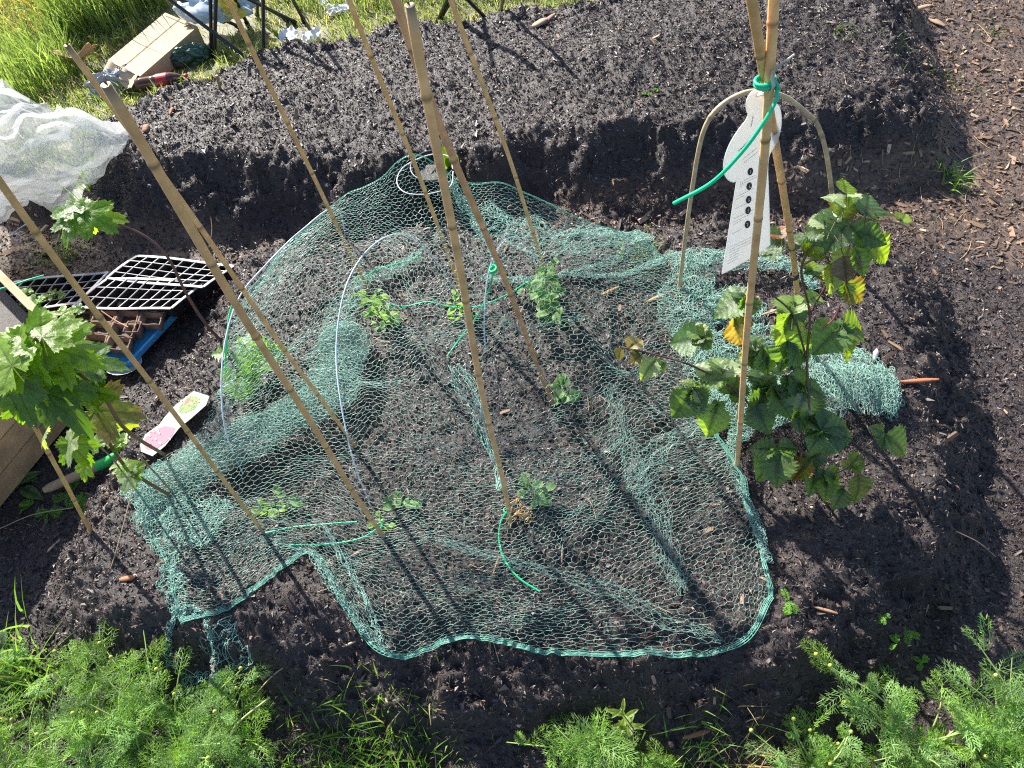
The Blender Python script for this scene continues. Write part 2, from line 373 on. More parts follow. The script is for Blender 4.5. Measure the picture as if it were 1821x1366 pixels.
q = scatter(3200, tz, offbed); q[:, 2] += rng.uniform(.04, .15, len(q)); q = np.repeat(q, 9, 0) + rng.normal(0, .014, (len(q) * 9, 3))
ribs(m, q, q + rng.normal(0, .007, q.shape) + np.array([0, 0, .006]), .0018, .0012, rng.normal(0, 1, q.shape), np.array([(.42, .34, .09)]) * rng.uniform(.6, 1.3, (len(q), 1)))
tag(m.build('tall_grass', mGrass), 'tall yellowing seeding grass in the far corner of the lawn', 'grass', kind='stuff')
m = MB(); tz2 = PP([(470, 0), (560, 30), (720, 20), (860, 10), (980, -20), (900, -120), (420, -120)], -.06)
blades(m, scatter(6500, tz2, offbed), .075, .0020, .7, gc[:3])
blades(m, scatter(1800, PP([(140, 90), (180, 70), (250, 30), (300, 0), (250, -20), (100, 60)], -.06), offbed), .2, .003, .5, gc[:2])
blades(m, scatter(900, PP([(0, 120), (130, 90), (170, 130), (60, 200), (-40, 200)], -.06)), .14, .0025, .6, gc[:2])
tag(m.build('rough_grass', mGrass), 'longer bright green grass tufts around the black metal legs', 'grass', kind='stuff')
# low green creeping weeds on the lawn's bed edge
def clump(name, px, py, n, h, w, spread, lean, cols, label, cat, group=None, z=None, mt=None, segn=4, bias=(0, 0)):
    b = GG(px, py) if z is None else G(px, py, z)
    x = b[0] + rng.normal(0, spread, n); y = b[1] + rng.normal(0, spread, n)
    P = np.stack([x, y, ground(x, y, False) - .004], -1); t = MB(); blades(t, P, h, w, lean, cols, segn, bias)
    return tag(t.build(name, mt or mGrass, loc=b), label, cat, group)
g2 = [(.18, .33, .06, 5), (.26, .42, .08, 3), (.40, .36, .14, .8)]
clump('grass_tuft', 690, 1372, 520, .048, .0017, .07, .8, g2, 'large bright green grass tuft at the bottom edge, left of the feathery weed', 'grass', 'grass tufts at the near edge')
clump('grass_tuft', 600, 1390, 440, .048, .0016, .065, .8, g2, 'yellow green grass tuft beside the mayweed mass at the bottom edge', 'grass', 'grass tufts at the near edge')
clump('grass_tuft', 40, 1215, 160, .08, .0022, .05, 1.0, g2, 'broad bladed grass tuft at the bottom left picture edge', 'grass', 'grass tufts at the near edge')
clump('grass_tuft', 1240, 1362, 120, .05, .0016, .05, 1.1, g2, 'small grass tuft next to straw at the bottom edge', 'grass', 'grass tufts at the near edge')
clump('grass_tuft', 1690, 325, 46, .05, .0022, .018, 1.1, g2, 'small green grass tuft among the bark chips on the right path', 'grass', 'small grass tufts on the path')
clump('grass_tuft', 115, 460, 80, .06, .0015, .03, 1.0, [(.12, .2, .06, 1)], 'grey green grass tuft above the seed trays', 'grass', 'small grass tufts on the path')
clump('grass_tuft', 160, 318, 110, .09, .002, .03, .7, g2, 'upright grass tuft between the white fleece and the far bed', 'grass', 'small grass tufts on the path')
clump('grass_tuft', 1140, 455, 60, .04, .0014, .025, 1.0, g2, 'thin green weed tuft under the lifted net edge', 'grass', 'small grass tufts on the path')
clump('straw_pile', 1330, 1356, 60, .04, .0014, .05, 2.2, [(.5, .38, .2, 1)], 'pile of dry tan straw at the bottom edge', 'straw')
WL = ['wisps of new grass just right of the far bed','wisps of new grass below the pale bark strips','wisps of new grass right of the far bed corner','faint grass wisps at the top right corner','faint grass wisps at the top edge above the far bed corner']
for i, (px, py, s) in enumerate([(1590, 80, .07), (1640, 120, .06), (1700, 150, .07), (1770, 60, .05), (1500, 60, .04)]):
    clump('grass_wisp', px, py, 26, .028, .001, s * .5, 1.2, [(.14, .2, .05, 1)], WL[i], 'grass', 'wisps of new grass on the path')
m = MB()                                            # dry stalks lying about on the path
for i in range(90):
    px, py = (rng.uniform(1500, 1830), rng.uniform(-10, 470)) if i < 55 else (rng.uniform(0, 200), rng.uniform(410, 470)) if i < 68 else (rng.uniform(250, 1500), rng.uniform(300, 1250))
    p = GG(px, py); a = rng.uniform(0, 6.28); L = rng.uniform(.02, .08) * (1.3 if i < 55 else .8)
    d = np.array([math.cos(a), math.sin(a), 0]); e = np.array([-d[1], d[0], 0]) * rng.normal(0, .2)
    q = np.array([p + d * L * t + e * L * t * t for t in np.linspace(-.5, .5, 7)]); q[:, 2] = ground(q[:, 0], q[:, 1]) + .003
    m.tube(q, .0009, 4, np.array((.40, .28, .17)) * rng.uniform(.6, 1.3))
tag(m.build('dry_stalks', mStem), 'thin dry stalks and twigs lying on the path and beds', 'twigs', kind='stuff')

# ---------------------------------------------------------------- bamboo canes
def cane(base, top, r0, r1, label, col=(.42, .30, .16), zb=None, ztop=None, length=None, bow=.003, nodes=None, group='bamboo canes pushed into the beds', dark=0, base3=None, top3=None):
    b = np.array(base3 if base3 is not None else (GG(*base) if zb is None else G(base[0], base[1], zb)))
    t = np.array(top3) if top3 is not None else (V(top[0], top[1], b[0], b[1]) if ztop is None else G(top[0], top[1], ztop))
    d = (t - b); L = np.linalg.norm(d); d /= L
    if length: L = max(L, length)
    e = np.cross(d, [0, 1, .2]); e /= np.linalg.norm(e)
    ts = [-.03]; x = rng.uniform(.05, .12)
    nd = []
    while x < L: nd.append(x); x += rng.uniform(.13, .19)
    S = sorted(set(list(np.linspace(-.04, L, 40)) + [q + w for q in nd for w in (-.006, -.0025, 0, .0025, .006) if q + w < L]))
    P = []; r = []; cl = []
    k1, k2 = rng.uniform(-1, 1, 2)
    for s in S:
        u = s / L
        P.append(b + d * s + e * bow * (math.sin(u * 5 + k1 * 3) + k2 * math.sin(u * 11)) * (1 if s > 0 else 0))
        near = min([abs(s - q) for q in nd] + [1])
        rr = r0 + (r1 - r0) * max(u, 0)
        rr *= 1 + (.16 if near < .001 else .07 if near < .003 else 0); r.append(rr)
        c = np.array(col) * np.array([1.6, 1.33, 1.12]) * (1 - dark * (1 - u)) * rng.uniform(.92, 1.08)
        if near < .001: c = c * .45
        elif near < .003: c = c * .75
        elif near < .007: c = c * 1.12
        cl.append(c)
    cl[-1] = np.array(col) * .6; r[-1] *= .9; P.append(P[-1] - d * .004); r.append(r[-1] * .5); cl.append(np.array(col) * .2)
    mb = MB(); mb.tube(P, r, 10, np.array(cl))
    # hollow end
    o = mb.build('bamboo_cane', mBamboo, loc=b); tag(o, label, 'cane', group)
    return b, t, d, L
c1 = cane((682, 955), (178, 152), .0046, .0056, 'thick tan bamboo cane whose cut top stands over the lawn, left of the net', (.44, .31, .17))
c1b = cane((632, 792), (117, 80), .0042, .0040, 'thin bamboo cane running behind the thick one, top bare against the lawn', (.45, .33, .18))
c2 = cane((467, 948), (0, 318), .0038, .0048, 'bamboo cane leaning past the seed trays into the net\'s left fold', (.40, .30, .15), length=1.15)
c3 = cane((655, 520), (410, 0), .0042, .0050, 'straight bamboo cane rising behind the bent wire hoop and pea seedling', (.40, .29, .15), length=1.1)
c4 = cane((830, 545), (625, 0), .0042, .0048, 'thin bamboo cane holding up the peak of the net', (.42, .31, .16), length=1.1)
c5 = cane((906, 935), (731, 8), .0043, .0053, 'thick bamboo cane with green tie at its foot, in the middle of the net', (.48, .34, .19), bow=.003)
c6 = cane((983, 722), (700, -10), .0046, .0062, 'reddish brown weathered bamboo cane crossing behind the thick middle cane', (.38, .26, .16), length=1.12, dark=.2)
c7 = cane((985, 520), (803, 0), .0040, .0050, 'bamboo cane beside the tallest pea plant at the back of the bed', (.43, .32, .17), length=1.1)
c9 = cane((166, 948), (58, 755), .0042, .0046, 'short bamboo cane beside the wooden planter under the currant leaves', (.38, .27, .12), length=.3, bow=.0012)
# crossing pair over the bramble
bB = GG(1311, 848); xB = V(1360, 150, bB[0], bB[1])
ca = cane((1430, 612), None, .0048, .0058, 'bamboo cane of the right pair, rising through the bramble leaves', (.42, .29, .15), top3=xB + np.array([.004, .012, 0]), length=1.25)
cb = cane(None, None, .0050, .0060, 'front bamboo cane of the right pair, standing before the white plant label', (.46, .33, .18), base3=bB, top3=xB - np.array([.0, .003, 0]), length=1.22)
# bent cane arch
bA = GG(1206, 530)
def onY(px, py, y):
    d = ray(px, py); return CAM + d * (y / d[1])
yA = bA[1]
pts = [bA - np.array([0, 0, .04]), bA] + [onY(a, b_, yA + (a - 1206) / 280 * .05) for a, b_ in [(1219, 420), (1235, 310), (1249, 240), (1270, 200), (1305, 173), (1345, 162), (1395, 172), (1438, 205), (1455, 225), (1470, 275), (1480, 350), (1487, 430)]]
e = pts[-1].copy(); e[2] = gz(e[0], e[1]) - .03; pts.append(e)
P = spline(pts, 90); mb = MB(); cl = np.tile((.50, .38, .24), (90, 1)) * rng.uniform(.93, 1.05, (90, 1)); r = np.full(90, .0050)
for k in (30, 60, 66, 75): cl[k] *= .5; r[k] *= 1.2
mb.tube(P, r, 8, cl); tag(mb.build('bent_cane_arch', mBamboo, loc=pts[1]), 'pale split cane bent into an arch behind the bramble', 'cane arch')

# ---------------------------------------------------------------- net
CG = (.44, .68, .60)
def netcol(n): return np.array(CG) * rng.uniform(.8, 1.2, (n, 1))
def bicubic(ctrl):
    A = np.array(ctrl, float)                       # (rows, cols, 3)
    def cr(Q, t):
        n = Q.shape[0]; Q = np.concatenate([2 * Q[:1] - Q[1:2], Q, 2 * Q[-1:] - Q[-2:-1]])
        t = np.clip(t, 0, 1) * (n - 1); i = np.minimum(t.astype(int), n - 2); f = t - i
        return i, f, Q
    def ev(s, t):
        n, mth = A.shape[:2]
        E = np.pad(A, ((1, 1), (1, 1), (0, 0)), mode='reflect', reflect_type='odd')
        s = np.clip(s, 0, 1) * (mth - 1); i = np.minimum(s.astype(int), mth - 2); fs = (s - i)[:, None]
        t = np.clip(t, 0, 1) * (n - 1); j = np.minimum(t.astype(int), n - 2); ft = (t - j)[:, None]
        def w(f): return [.5 * (-f + 2 * f ** 2 - f ** 3), .5 * (2 - 5 * f ** 2 + 3 * f ** 3), .5 * (f + 4 * f ** 2 - 3 * f ** 3), .5 * (-f ** 2 + f ** 3)]
        ws, wt = w(fs), w(ft); out = 0
        for a in range(4):
            for b in range(4): out = out + wt[a] * ws[b] * E[j + a, i + b]
        return out
    return ev
def honeycomb(mb, fn, ns, nt, r, jit=.0008, colf=1.0, twist=.17, drop=None):
    i, j = np.meshgrid(np.arange(ns + 1), np.arange(nt + 1), indexing='ij')
    off = np.where((i + j) % 2 == 1, twist, -twist)
    s = (i / ns).ravel(); t = ((j + off) / nt).ravel()
    P = fn(s, np.clip(t, 0, 1)); P = P + rng.normal(0, jit, P.shape)
    idx = (i * (nt + 1) + j)
    h = np.stack([idx[:-1].ravel(), idx[1:].ravel()], -1)
    vsel = ((i + j) % 2 == 1)[:, :-1]; v = np.stack([idx[:, :-1][vsel], idx[:, 1:][vsel]], -1)
    e = np.concatenate([h, v])
    if drop is not None: e = e[rng.random(len(e)) > drop]
    A, B = P[e[:, 0]], P[e[:, 1]]
    # sag each strand a little so cells read as curved
    Mi = (A + B) / 2 + rng.normal(0, jit * 1.1, A.shape)
    c = netcol(len(A)) * colf
    segs(mb, np.vstack([A, Mi]), np.vstack([Mi, B]), r, np.vstack([c, c]))
net = thing('garden_netting', G(850, 750, 0), 'green hexagonal garden netting draped over canes and hoops across the bed', 'netting')
rows = [
 [(440,512,.16),(508,441,.19),(586,372,.25),(662,327,.31),(735,281,.385),(820,322,.30),(905,327,.27),(1040,392,.10),(1165,440,.03)],
 [(415,560,.13),(480,490,.18),(560,430,.22),(650,400,.27),(740,385,.31),(830,400,.29),(930,410,.22),(1060,440,.09),(1190,470,.04)],
 [(398,640,.10),(460,580,.15),(545,530,.20),(640,500,.25),(740,500,.30),(840,500,.30),(950,490,.22),(1080,500,.10),(1195,520,.05)],
 [(385,710,.08),(450,670,.13),(540,640,.18),(640,620,.22),(745,620,.26),(850,610,.27),(960,600,.20),(1090,600,.10),(1205,600,.05)],
 [(330,790,.06),(420,760,.10),(530,740,.13),(640,730,.17),(750,740,.20),(860,730,.20),(980,710,.15),(1100,700,.08),(1230,690,.05)],
 [(250,860,.04),(370,850,.06),(500,840,.09),(630,840,.11),(760,850,.13),(880,840,.13),(1000,820,.10),(1120,800,.07),(1270,770,.05)],
 [(250,920,.02),(370,920,.04),(490,910,.05),(630,930,.07),(760,950,.08),(890,950,.08),(1010,920,.06),(1150,880,.05),(1312,820,.05)],
 [(300,1000,0),(390,990,.02),(490,955,.03),(600,995,.03),(730,1045,.03),(880,1050,.04),(1040,1030,.04),(1200,980,.04),(1350,940,.03)],
 [(335,1113,-.03),(440,1065,.0),(550,982,.015),(612,1075,.01),(690,1163,-.02),(830,1132,-.01),(1000,1161,-.02),(1290,1155,-.03),(1371,1062,-.01)]]
ctrl = [[G(*p) for p in row] for row in rows]
ev = bicubic(ctrl)
hem_offset = lambda s, t: 0
def S1(s, t):
    s2 = s + .018 * vnoise(s * 10, t * 10, 1.1, 51) * np.sin(math.pi * s) + .006 * vnoise(s * 10, t * 10, .5, 52)
    t2 = t + (.034 * vnoise(s * 10, t * 10, 1.0, 53) + .012 * vnoise(s * 10, t * 10, .42, 54)) * np.sin(math.pi * np.clip(t, 0, 1)) ** .5
    P = ev(s2, t2)
    P[:, 2] += .010 * vnoise(P[:, 0], P[:, 1], .10, 55) + .005 * vnoise(P[:, 0], P[:, 1], .045, 56)
    # ridge folds
    gzv = ground(P[:, 0], P[:, 1]) + .005
    P[:, 2] = np.maximum(P[:, 2], gzv)
    low = np.clip((t - .80) / .1, 0, 1); P[:, 2] = P[:, 2] * (1 - low) + np.minimum(P[:, 2], gzv + .012) * low
    return P
mb = MB(); honeycomb(mb, S1, 140, 146, .00040, jit=.0010, colf=.82)
mb.build('mesh_sheet', mNet, net)
# hem tapes
def hem(fn, n, w, col, strands=5, r=.0009):
    mb = MB(); s = np.linspace(0, 1, n)
    for k in range(strands):
        o = (k / max(strands - 1, 1) - .5) * w
        P = fn(s, np.full(n, 1 - abs(0))); T = np.gradient(P, axis=0); N = np.cross(T, [0, 0, 1.0]); N /= np.linalg.norm(N, axis=1)[:, None] + 1e-9
        Q = P + N * (o + vnoise(s * 30, s * 0 + k, 1, 60 + k)[:, None] * .0015); Q[:, 2] += .001
        mb.tube(Q, r, 4, col, cap=False)
        if k:
            ii = np.arange(k % 3, n, 3); segs(mb, Q[ii], prev[np.minimum(ii + 1, n - 1)], r * .8, col)
        prev = Q
    # woven tape backing between the strands
    P1 = fn(s, np.ones(n)); T = np.gradient(P1, axis=0); N = np.cross(T, [0, 0, 1.0]); N /= np.linalg.norm(N, axis=1)[:, None] + 1e-9
    return mb
hc = np.array((.22, .52, .43))
hem(lambda s, t: S1(s, t), 420, .009, hc, 6, .0007).build('hem', mNet, net)
hem(lambda s, t: S1(np.full_like(s, 1.0), .5 + .5 * s), 200, .008, hc, 5, .0006).build('hem', mNet, net)
hem(lambda s, t: S1(s, np.full_like(s, 0.0)), 400, .003, hc, 2, .0006).build('hem', mNet, net)
hem(lambda s, t: S1(np.full_like(s, 0.0), .55 + .45 * s), 160, .005, hc, 3, .0006).build('hem', mNet, net)

def band(pts, widths, layers, ns, nt, r=.00050, fold=.012, seed=0, colf=.95, z0=0, wob=1.0):
    """gathered length of net: centre line pts (px,py,z), widths in metres, folded into overlapping layers"""
    CP = spline([G(*p) for p in pts], 120); Wd = np.interp(np.linspace(0, 1, 120), np.linspace(0, 1, len(widths)), widths)
    T = np.gradient(CP, axis=0); N = np.cross(T, [0, 0, 1.0]); N /= np.linalg.norm(N, axis=1)[:, None]
    def fn(s, t):
        u = np.clip(s, 0, 1) * 119; i = np.minimum(u.astype(int), 118); f = (u - i)[:, None]
        c = CP[i] * (1 - f) + CP[i + 1] * f; nn = N[i] * (1 - f) + N[i + 1] * f; w = np.interp(s, np.linspace(0, 1, 120), Wd)
        ph = t * layers + .3 * vnoise(s * 10, t * 0, 1.2, 70 + seed)
        tri = 2 * np.abs(ph / 2 - np.floor(ph / 2 + .5))           # 0..1..0 zigzag
        ac = (tri - .5) * w * (.85 + .3 * vnoise(s * 10, t * layers, .9, 71 + seed)) + vnoise(s * 10, t * 6, .6, 72 + seed) * .012 * wob
        P = c + nn * ac[:, None]
        d = CP[i + 1] - CP[i]; d = d / (np.linalg.norm(d, axis=1)[:, None] + 1e-9); P = P + d * (vnoise(s * 12, t * 8, .8, 73 + seed) * .012 * wob)[:, None]
        P[:, 2] += fold * (.4 + .6 * t) * (1 + vnoise(s * 14, t * 7, .7, 74 + seed)) * (1 - np.abs(2 * tri - 1) ** 2 * .6)
        P[:, 2] = np.maximum(P[:, 2] + z0, ground(P[:, 0], P[:, 1]) + .004)
        return P
    mb = MB(); honeycomb(mb, fn, ns, nt, r, jit=.0012, colf=colf); return mb.build('gathered_fold', mNet, net)
band([(752,455,.02),(700,480,.02),(650,500,.02),(615,540,.02),(600,590,.02)], [.03,.045,.05,.09,.12], 2, 60, 16, seed=1, colf=.9)
band([(600,585,.03),(608,630,.04),(590,690,.04),(530,735,.04),(450,780,.04),(350,830,.03),(250,880,.02)], [.09,.17,.15,.11,.12,.12,.10], 7, 120, 72, fold=.028, seed=5, colf=.85)
band([(240,860,.02),(285,900,.02),(345,920,.02),(400,930,.03)], [.09,.12,.13,.10], 3, 40, 30, fold=.015, seed=9)
band([(262,905,.01),(300,985,.0),(318,1040,-.02),(338,1112,-.04)], [.10,.04,.06,.03], 3, 46, 18, fold=.012, seed=12, colf=.9)
band([(335,1110,-.06),(372,1105,-.07),(402,1130,-.10),(410,1180,-.13),(414,1245,-.15)], [.012,.016,.012,.012,.03], 2, 60, 6, fold=.01, seed=14, wob=.4)
band([(345,1110,-.08),(330,1150,-.11),(325,1200,-.15)], [.012,.01,.03], 2, 36, 5, fold=.008, seed=15, wob=.4)
band([(415,1150,-.14),(440,1175,-.15),(475,1205,-.16)], [.08,.09,.03], 1, 16, 9, fold=.008, seed=16, colf=1.1)
band([(340,1225,-.16),(385,1235,-.16),(420,1240,-.16)], [.05,.06,.03], 2, 20, 10, fold=.008, seed=17)
# back flap and its hem
band([(800,325,.29),(850,400,.2),(880,470,.06)], [.02,.03,.02], 3, 50, 12, fold=.01, seed=20)
band([(850,400,.14),(950,430,.10),(1060,430,.06),(1150,425,.03)], [.20,.17,.12,.05], 1, 60, 22, fold=.012, seed=21, colf=.95)
band([(855,495,.02),(930,500,.02),(1010,488,.02),(1095,462,.025),(1160,425,.03)], [.02,.025,.02,.014,.01], 3, 90, 10, fold=.006, seed=22, wob=.4, colf=.8)
band([(1000,486,.02),(1090,492,.02),(1150,475,.03),(1200,455,.04)], [.012,.02,.025,.04], 3, 60, 10, fold=.006, seed=23, wob=.4, colf=.85)
band([(1130,412,.03),(1150,430,.03),(1166,455,.02),(1178,470,.02)], [.01,.01,.01,.02], 2, 40, 5, fold=.006, seed=24, wob=.3)
# right hand bunch
band([(1195,470,.03),(1250,458,.04),(1330,470,.03),(1400,475,.02),(1450,515,.01)], [.05,.07,.06,.04,.02], 3, 70, 22, fold=.014, seed=30)
band([(1235,460,.03),(1225,520,.03),(1235,580,.03),(1265,640,.03),(1300,700,.02)], [.12,.14,.14,.15,.14], 3, 80, 40, fold=.018, seed=31, colf=.9)
band([(1290,520,.03),(1320,580,.03),(1340,650,.03)], [.14,.16,.12], 2, 40, 26, fold=.02, seed=32)
band([(1255,720,.02),(1350,720,.03),(1450,700,.04),(1530,690,.04),(1590,705,.02)], [.10,.13,.13,.14,.12], 6, 100, 60, fold=.03, seed=33, colf=.85)
band([(1420,650,.02),(1480,640,.02),(1540,650,.02),(1575,700,.01),(1570,740,.01)], [.06,.07,.08,.07,.04], 3, 60, 24, fold=.02, seed=34)
band([(1320,760,.04),(1302,800,.04),(1312,860,.02),(1345,930,.01),(1362,1000,0)], [.05,.03,.022,.018,.018], 4, 100, 14, fold=.010, seed=35, wob=.5, colf=.8)
# tight folds across the sheet
band([(815,650,.20),(840,720,.18),(868,790,.14),(893,870,.12)], [.07,.05,.03,.02], 1, 20, 11, r=.0005, fold=.006, seed=40, colf=1.2, wob=.4)
band([(1085,690,.08),(1110,780,.06),(1150,880,.04),(1190,990,.03),(1215,1050,.02)], [.02,.05,.06,.05,.02], 2, 40, 18, r=.0004, fold=.008, seed=41, wob=1, colf=.6)
band([(553,985,.02),(590,1040,.02),(640,1110,0),(690,1162,-.02)], [.014,.016,.012,.010], 2, 30, 8, r=.0006, fold=.006, seed=42, wob=.4, colf=.8)
band([(575,935,.04),(620,1010,.02),(660,1090,.0),(678,1140,-.01)], [.008,.012,.014,.01], 1, 20, 6, r=.0005, fold=.006, seed=43, wob=.4, colf=1.1)
band([(780,960,.05),(950,1010,.03),(1100,1060,.01),(1200,1110,-.01),(1280,1140,-.02)], [.02,.03,.05,.05,.02], 1, 30, 9, r=.0004, fold=.006, seed=44, wob=.5, colf=.7)
band([(1120,870,.04),(1180,800,.05),(1260,760,.05),(1310,740,.04)], [.05,.06,.06,.04], 1, 26, 16, r=.0004, fold=.01, seed=45, colf=.8)

# ---------------------------------------------------------------- wire hoops
def wire(name, pts, r, col, label, cat, group=None, mt=None, n=60, k=7):
    P = spline(pts, n); mb = MB(); mb.tube(P, r, k, col); return tag(mb.build(name, mt or mWire, loc=P[0]), label, cat, group)
wc = (.52, .60, .70)
def hoop(px, label, r=.0018):
    pts = [G(a, b, c) if c is not None else GG(a, b) - np.array([0, 0, .03]) for a, b, c in px]
    wire('wire_hoop', pts, r, wc, label, 'wire hoop', 'wire hoops under the net')
hoop([(432,850,None),(405,780,.10),(394,700,.17),(400,610,.22),(425,530,.25),(474,470,.27),(536,410,.27),(600,372,.22),(612,430,None)], 'white wire hoop lifting the left edge of the net')
hoop([(662,905,None),(632,830,.09),(607,720,.17),(598,620,.22),(612,520,.27),(645,455,.28),(690,420,.27),(730,422,.23),(780,470,.12),(812,515,None)], 'tall pale wire hoop across the middle of the bed')
hoop([(864,640,None),(861,580,.07),(868,490,.17),(888,440,.22),(912,422,.22),(940,440,.18),(965,480,.09),(985,520,None)], 'small wire hoop beside the tallest pea plant')
# wire ring of the pot
wire('wire_ring', [G(a, b, .36) for a, b in [(805,300),(800,280),(775,274),(745,282),(715,300),(706,325),(722,343),(760,345),(800,332),(806,305)]], .0012, (.6, .65, .68), 'loose loop of white wire at the peak of the net', 'wire')
q = GG(70, 395)
wire('wire_curl', [G(a, b, c) for a, b, c in [(60,395,.02),(45,400,.0),(30,410,-.03),(22,420,-.05),(28,428,-.06),(36,425,-.06),(33,417,-.05),(20,418,-.05)]], .0018, (.55, .55, .62), 'curled white wire end hanging off the leftmost tall cane', 'wire')

# ---------------------------------------------------------------- green ties
tg = (.03, .55, .28)
def tie(pts, label, r=.0024, col=tg, loops=None, grp='green plant ties'):
    P = spline(pts, 60); mb = MB(); T = np.gradient(P, axis=0); N = np.cross(T, [0, 0, 1.0]); N /= np.linalg.norm(N, axis=1)[:, None] + 1e-9
    mb.tube(P, r, 6, col)
    mb2 = None
    if loops is not None:
        c, d, rr = loops; d = d / np.linalg.norm(d); a = np.cross(d, [1, 0, 0]); a /= np.linalg.norm(a); b = np.cross(d, a)
        th = np.linspace(0, 4 * math.pi, 50); L = c + rr * (np.cos(th)[:, None] * a + np.sin(th)[:, None] * b) + d * (th / th[-1] * .008)[:, None]
        mb.tube(L, r * .9, 6, col)
    return tag(mb.build('plant_tie', mTie, loc=P[0]), label, 'plant tie', grp)
x3 = xB
tie([x3 + np.array([.012, -.012, .0]), V(1380,150,*xB[:2]), V(1381,175,*(xB[:2]*.99)), V(1360,215,*(xB[:2]*.97)), V(1320,270,*(xB[:2]*.96)), V(1265,325,*(xB[:2]*.96)), V(1198,362,*(xB[:2]*.97))],
    'thick bright green tie knotted round the crossing canes, tail hanging left', .0026, (.02, .62, .36), (x3, cb[2], .011))
tie([G(472,948,.03), G(520,938,.03), G(580,932,.035), G(635,928,.04)], 'green tie lying from the left leaning cane foot', .0020)
b = GG(680, 945); tie([b + np.array([0, 0, .02]), G(640,958,.03), G(580,968,.02), G(517,969,.02)], 'green tie trailing left from the foot of the thick cane', .0020, loops=(b + np.array([0, 0, .02]), c1[2], .006))
b = GG(903, 915); tie([b + np.array([0, 0, .02]), G(890,930,.05), G(888,965,.05), G(900,1000,.045), G(925,1030,.04), G(960,1052,.035)], 'green tie curving down to the front from the middle cane', .0020, loops=(b + np.array([0, 0, .02]), c5[2], .0065))
b = V(878, 482, c6[0][0], c6[0][1]); tie([b, G(868,520,.16), G(850,560,.09), G(820,600,.03), G(795,634,.012)], 'green tie hanging down from the reddish brown cane', .0022, loops=(b, c6[2], .0065))
tie([GG(690,550) + [0,0,.02], G(720,545,.02), G(760,537,.03), G(800,545,.02), G(850,545,.03), G(900,525,.03), G(940,500,.03)], 'long green tie stretched between the back pea seedlings', .0018)
tie([G(930,500,.05), G(950,510,.05), G(975,530,.04), G(1000,550,.02)], 'short green tie below the tallest pea plant', .0018)
tie([G(418,528,.2), G(408,560,.18), G(404,600,.15), G(401,640,.1), G(402,682,.05)], 'light green tie dangling down the left hoop', .0026, (.05, .62, .25))
tie([G(-20,520,.05), G(20,508,.05), G(50,498,.05), G(78,490,.04)], 'green tie over the corner of the wooden planter and seed tray', .0024)
tie([G(630,505,.05), G(670,480,.03), G(710,468,.03), G(745,458,.03)], 'faint green tie along the net fold near the back', .0014)
# black wire knot on cane a
b = V(1405, 462, *((ca[0] + (ca[1] - ca[0]) * .33)[:2])); th = np.linspace(0, 6 * math.pi, 60); a = np.cross(ca[2], [1, 0, 0]); a /= np.linalg.norm(a); bb = np.cross(ca[2], a)
cc0 = ca[0] + ca[2] * np.dot(b - ca[0], ca[2])
mb = MB(); mb.tube(cc0 + .0075 * (np.cos(th)[:, None] * a + np.sin(th)[:, None] * bb) + ca[2] * (th / th[-1] * .014)[:, None], .0018, 5, (.02, .02, .022))
mb.tube(spline([cc0 + a * .006, cc0 + np.array([-.015, 0, .004]), cc0 + np.array([-.024, 0, -.002])], 8), .0022, 5, (.02, .02, .022))
tag(mb.build('cane_clip', mPlasticBlack, loc=cc0), 'black twist tie clipping the bramble to its cane', 'plant tie')

# ---------------------------------------------------------------- leaves
def T_ovate(nu=16, nv=4, ser=.10, teeth=9, wid=.36, pleat=.03, fold=.18, bend=.25, tipx=.42, veins=6):
    U = np.linspace(0, 1, nu * 2 + 1); prof = wid * (np.sin(math.pi * U ** .72) ** .75 * (1 - .45 * U ** 2) * 1.2 if ser > 0 else np.sin(math.pi * U ** .9) ** .8)
    prof[0] = .02; prof[-1] = .005
    tooth = ((U * teeth * 1.0) % 1.0); edge = prof * (1 + ser * (.5 - tooth) * 2 * (prof > .02))
    vv = np.linspace(-1, 1, 2 * nv + 1); P = np.zeros((len(U), len(vv), 3)); Z = np.zeros((len(U), len(vv), 3))
    for a, u in enumerate(U):
        for b_, v in enumerate(vv):
            y = v * (edge[a] if abs(v) > .99 else prof[a])
            x = u + .04 * (tooth[a] - .5) * (abs(v) > .99) + .0
            vp = (u - .45 * abs(v) * prof[a] / wid * .4) * veins
            ridge = abs(((vp) % 1) - .5) * 2
            z = -bend * (u - .1) ** 2 + fold * abs(y) + pleat * ridge * abs(v)
            P[a, b_] = (x, y, z)
            Z[a, b_] = (u, v, max(1 - abs(y) * 28, 1 - ridge * 5 if False else max(0, (ridge - .72) * 3)) if abs(v) < .99 else 0)
    return P, Z
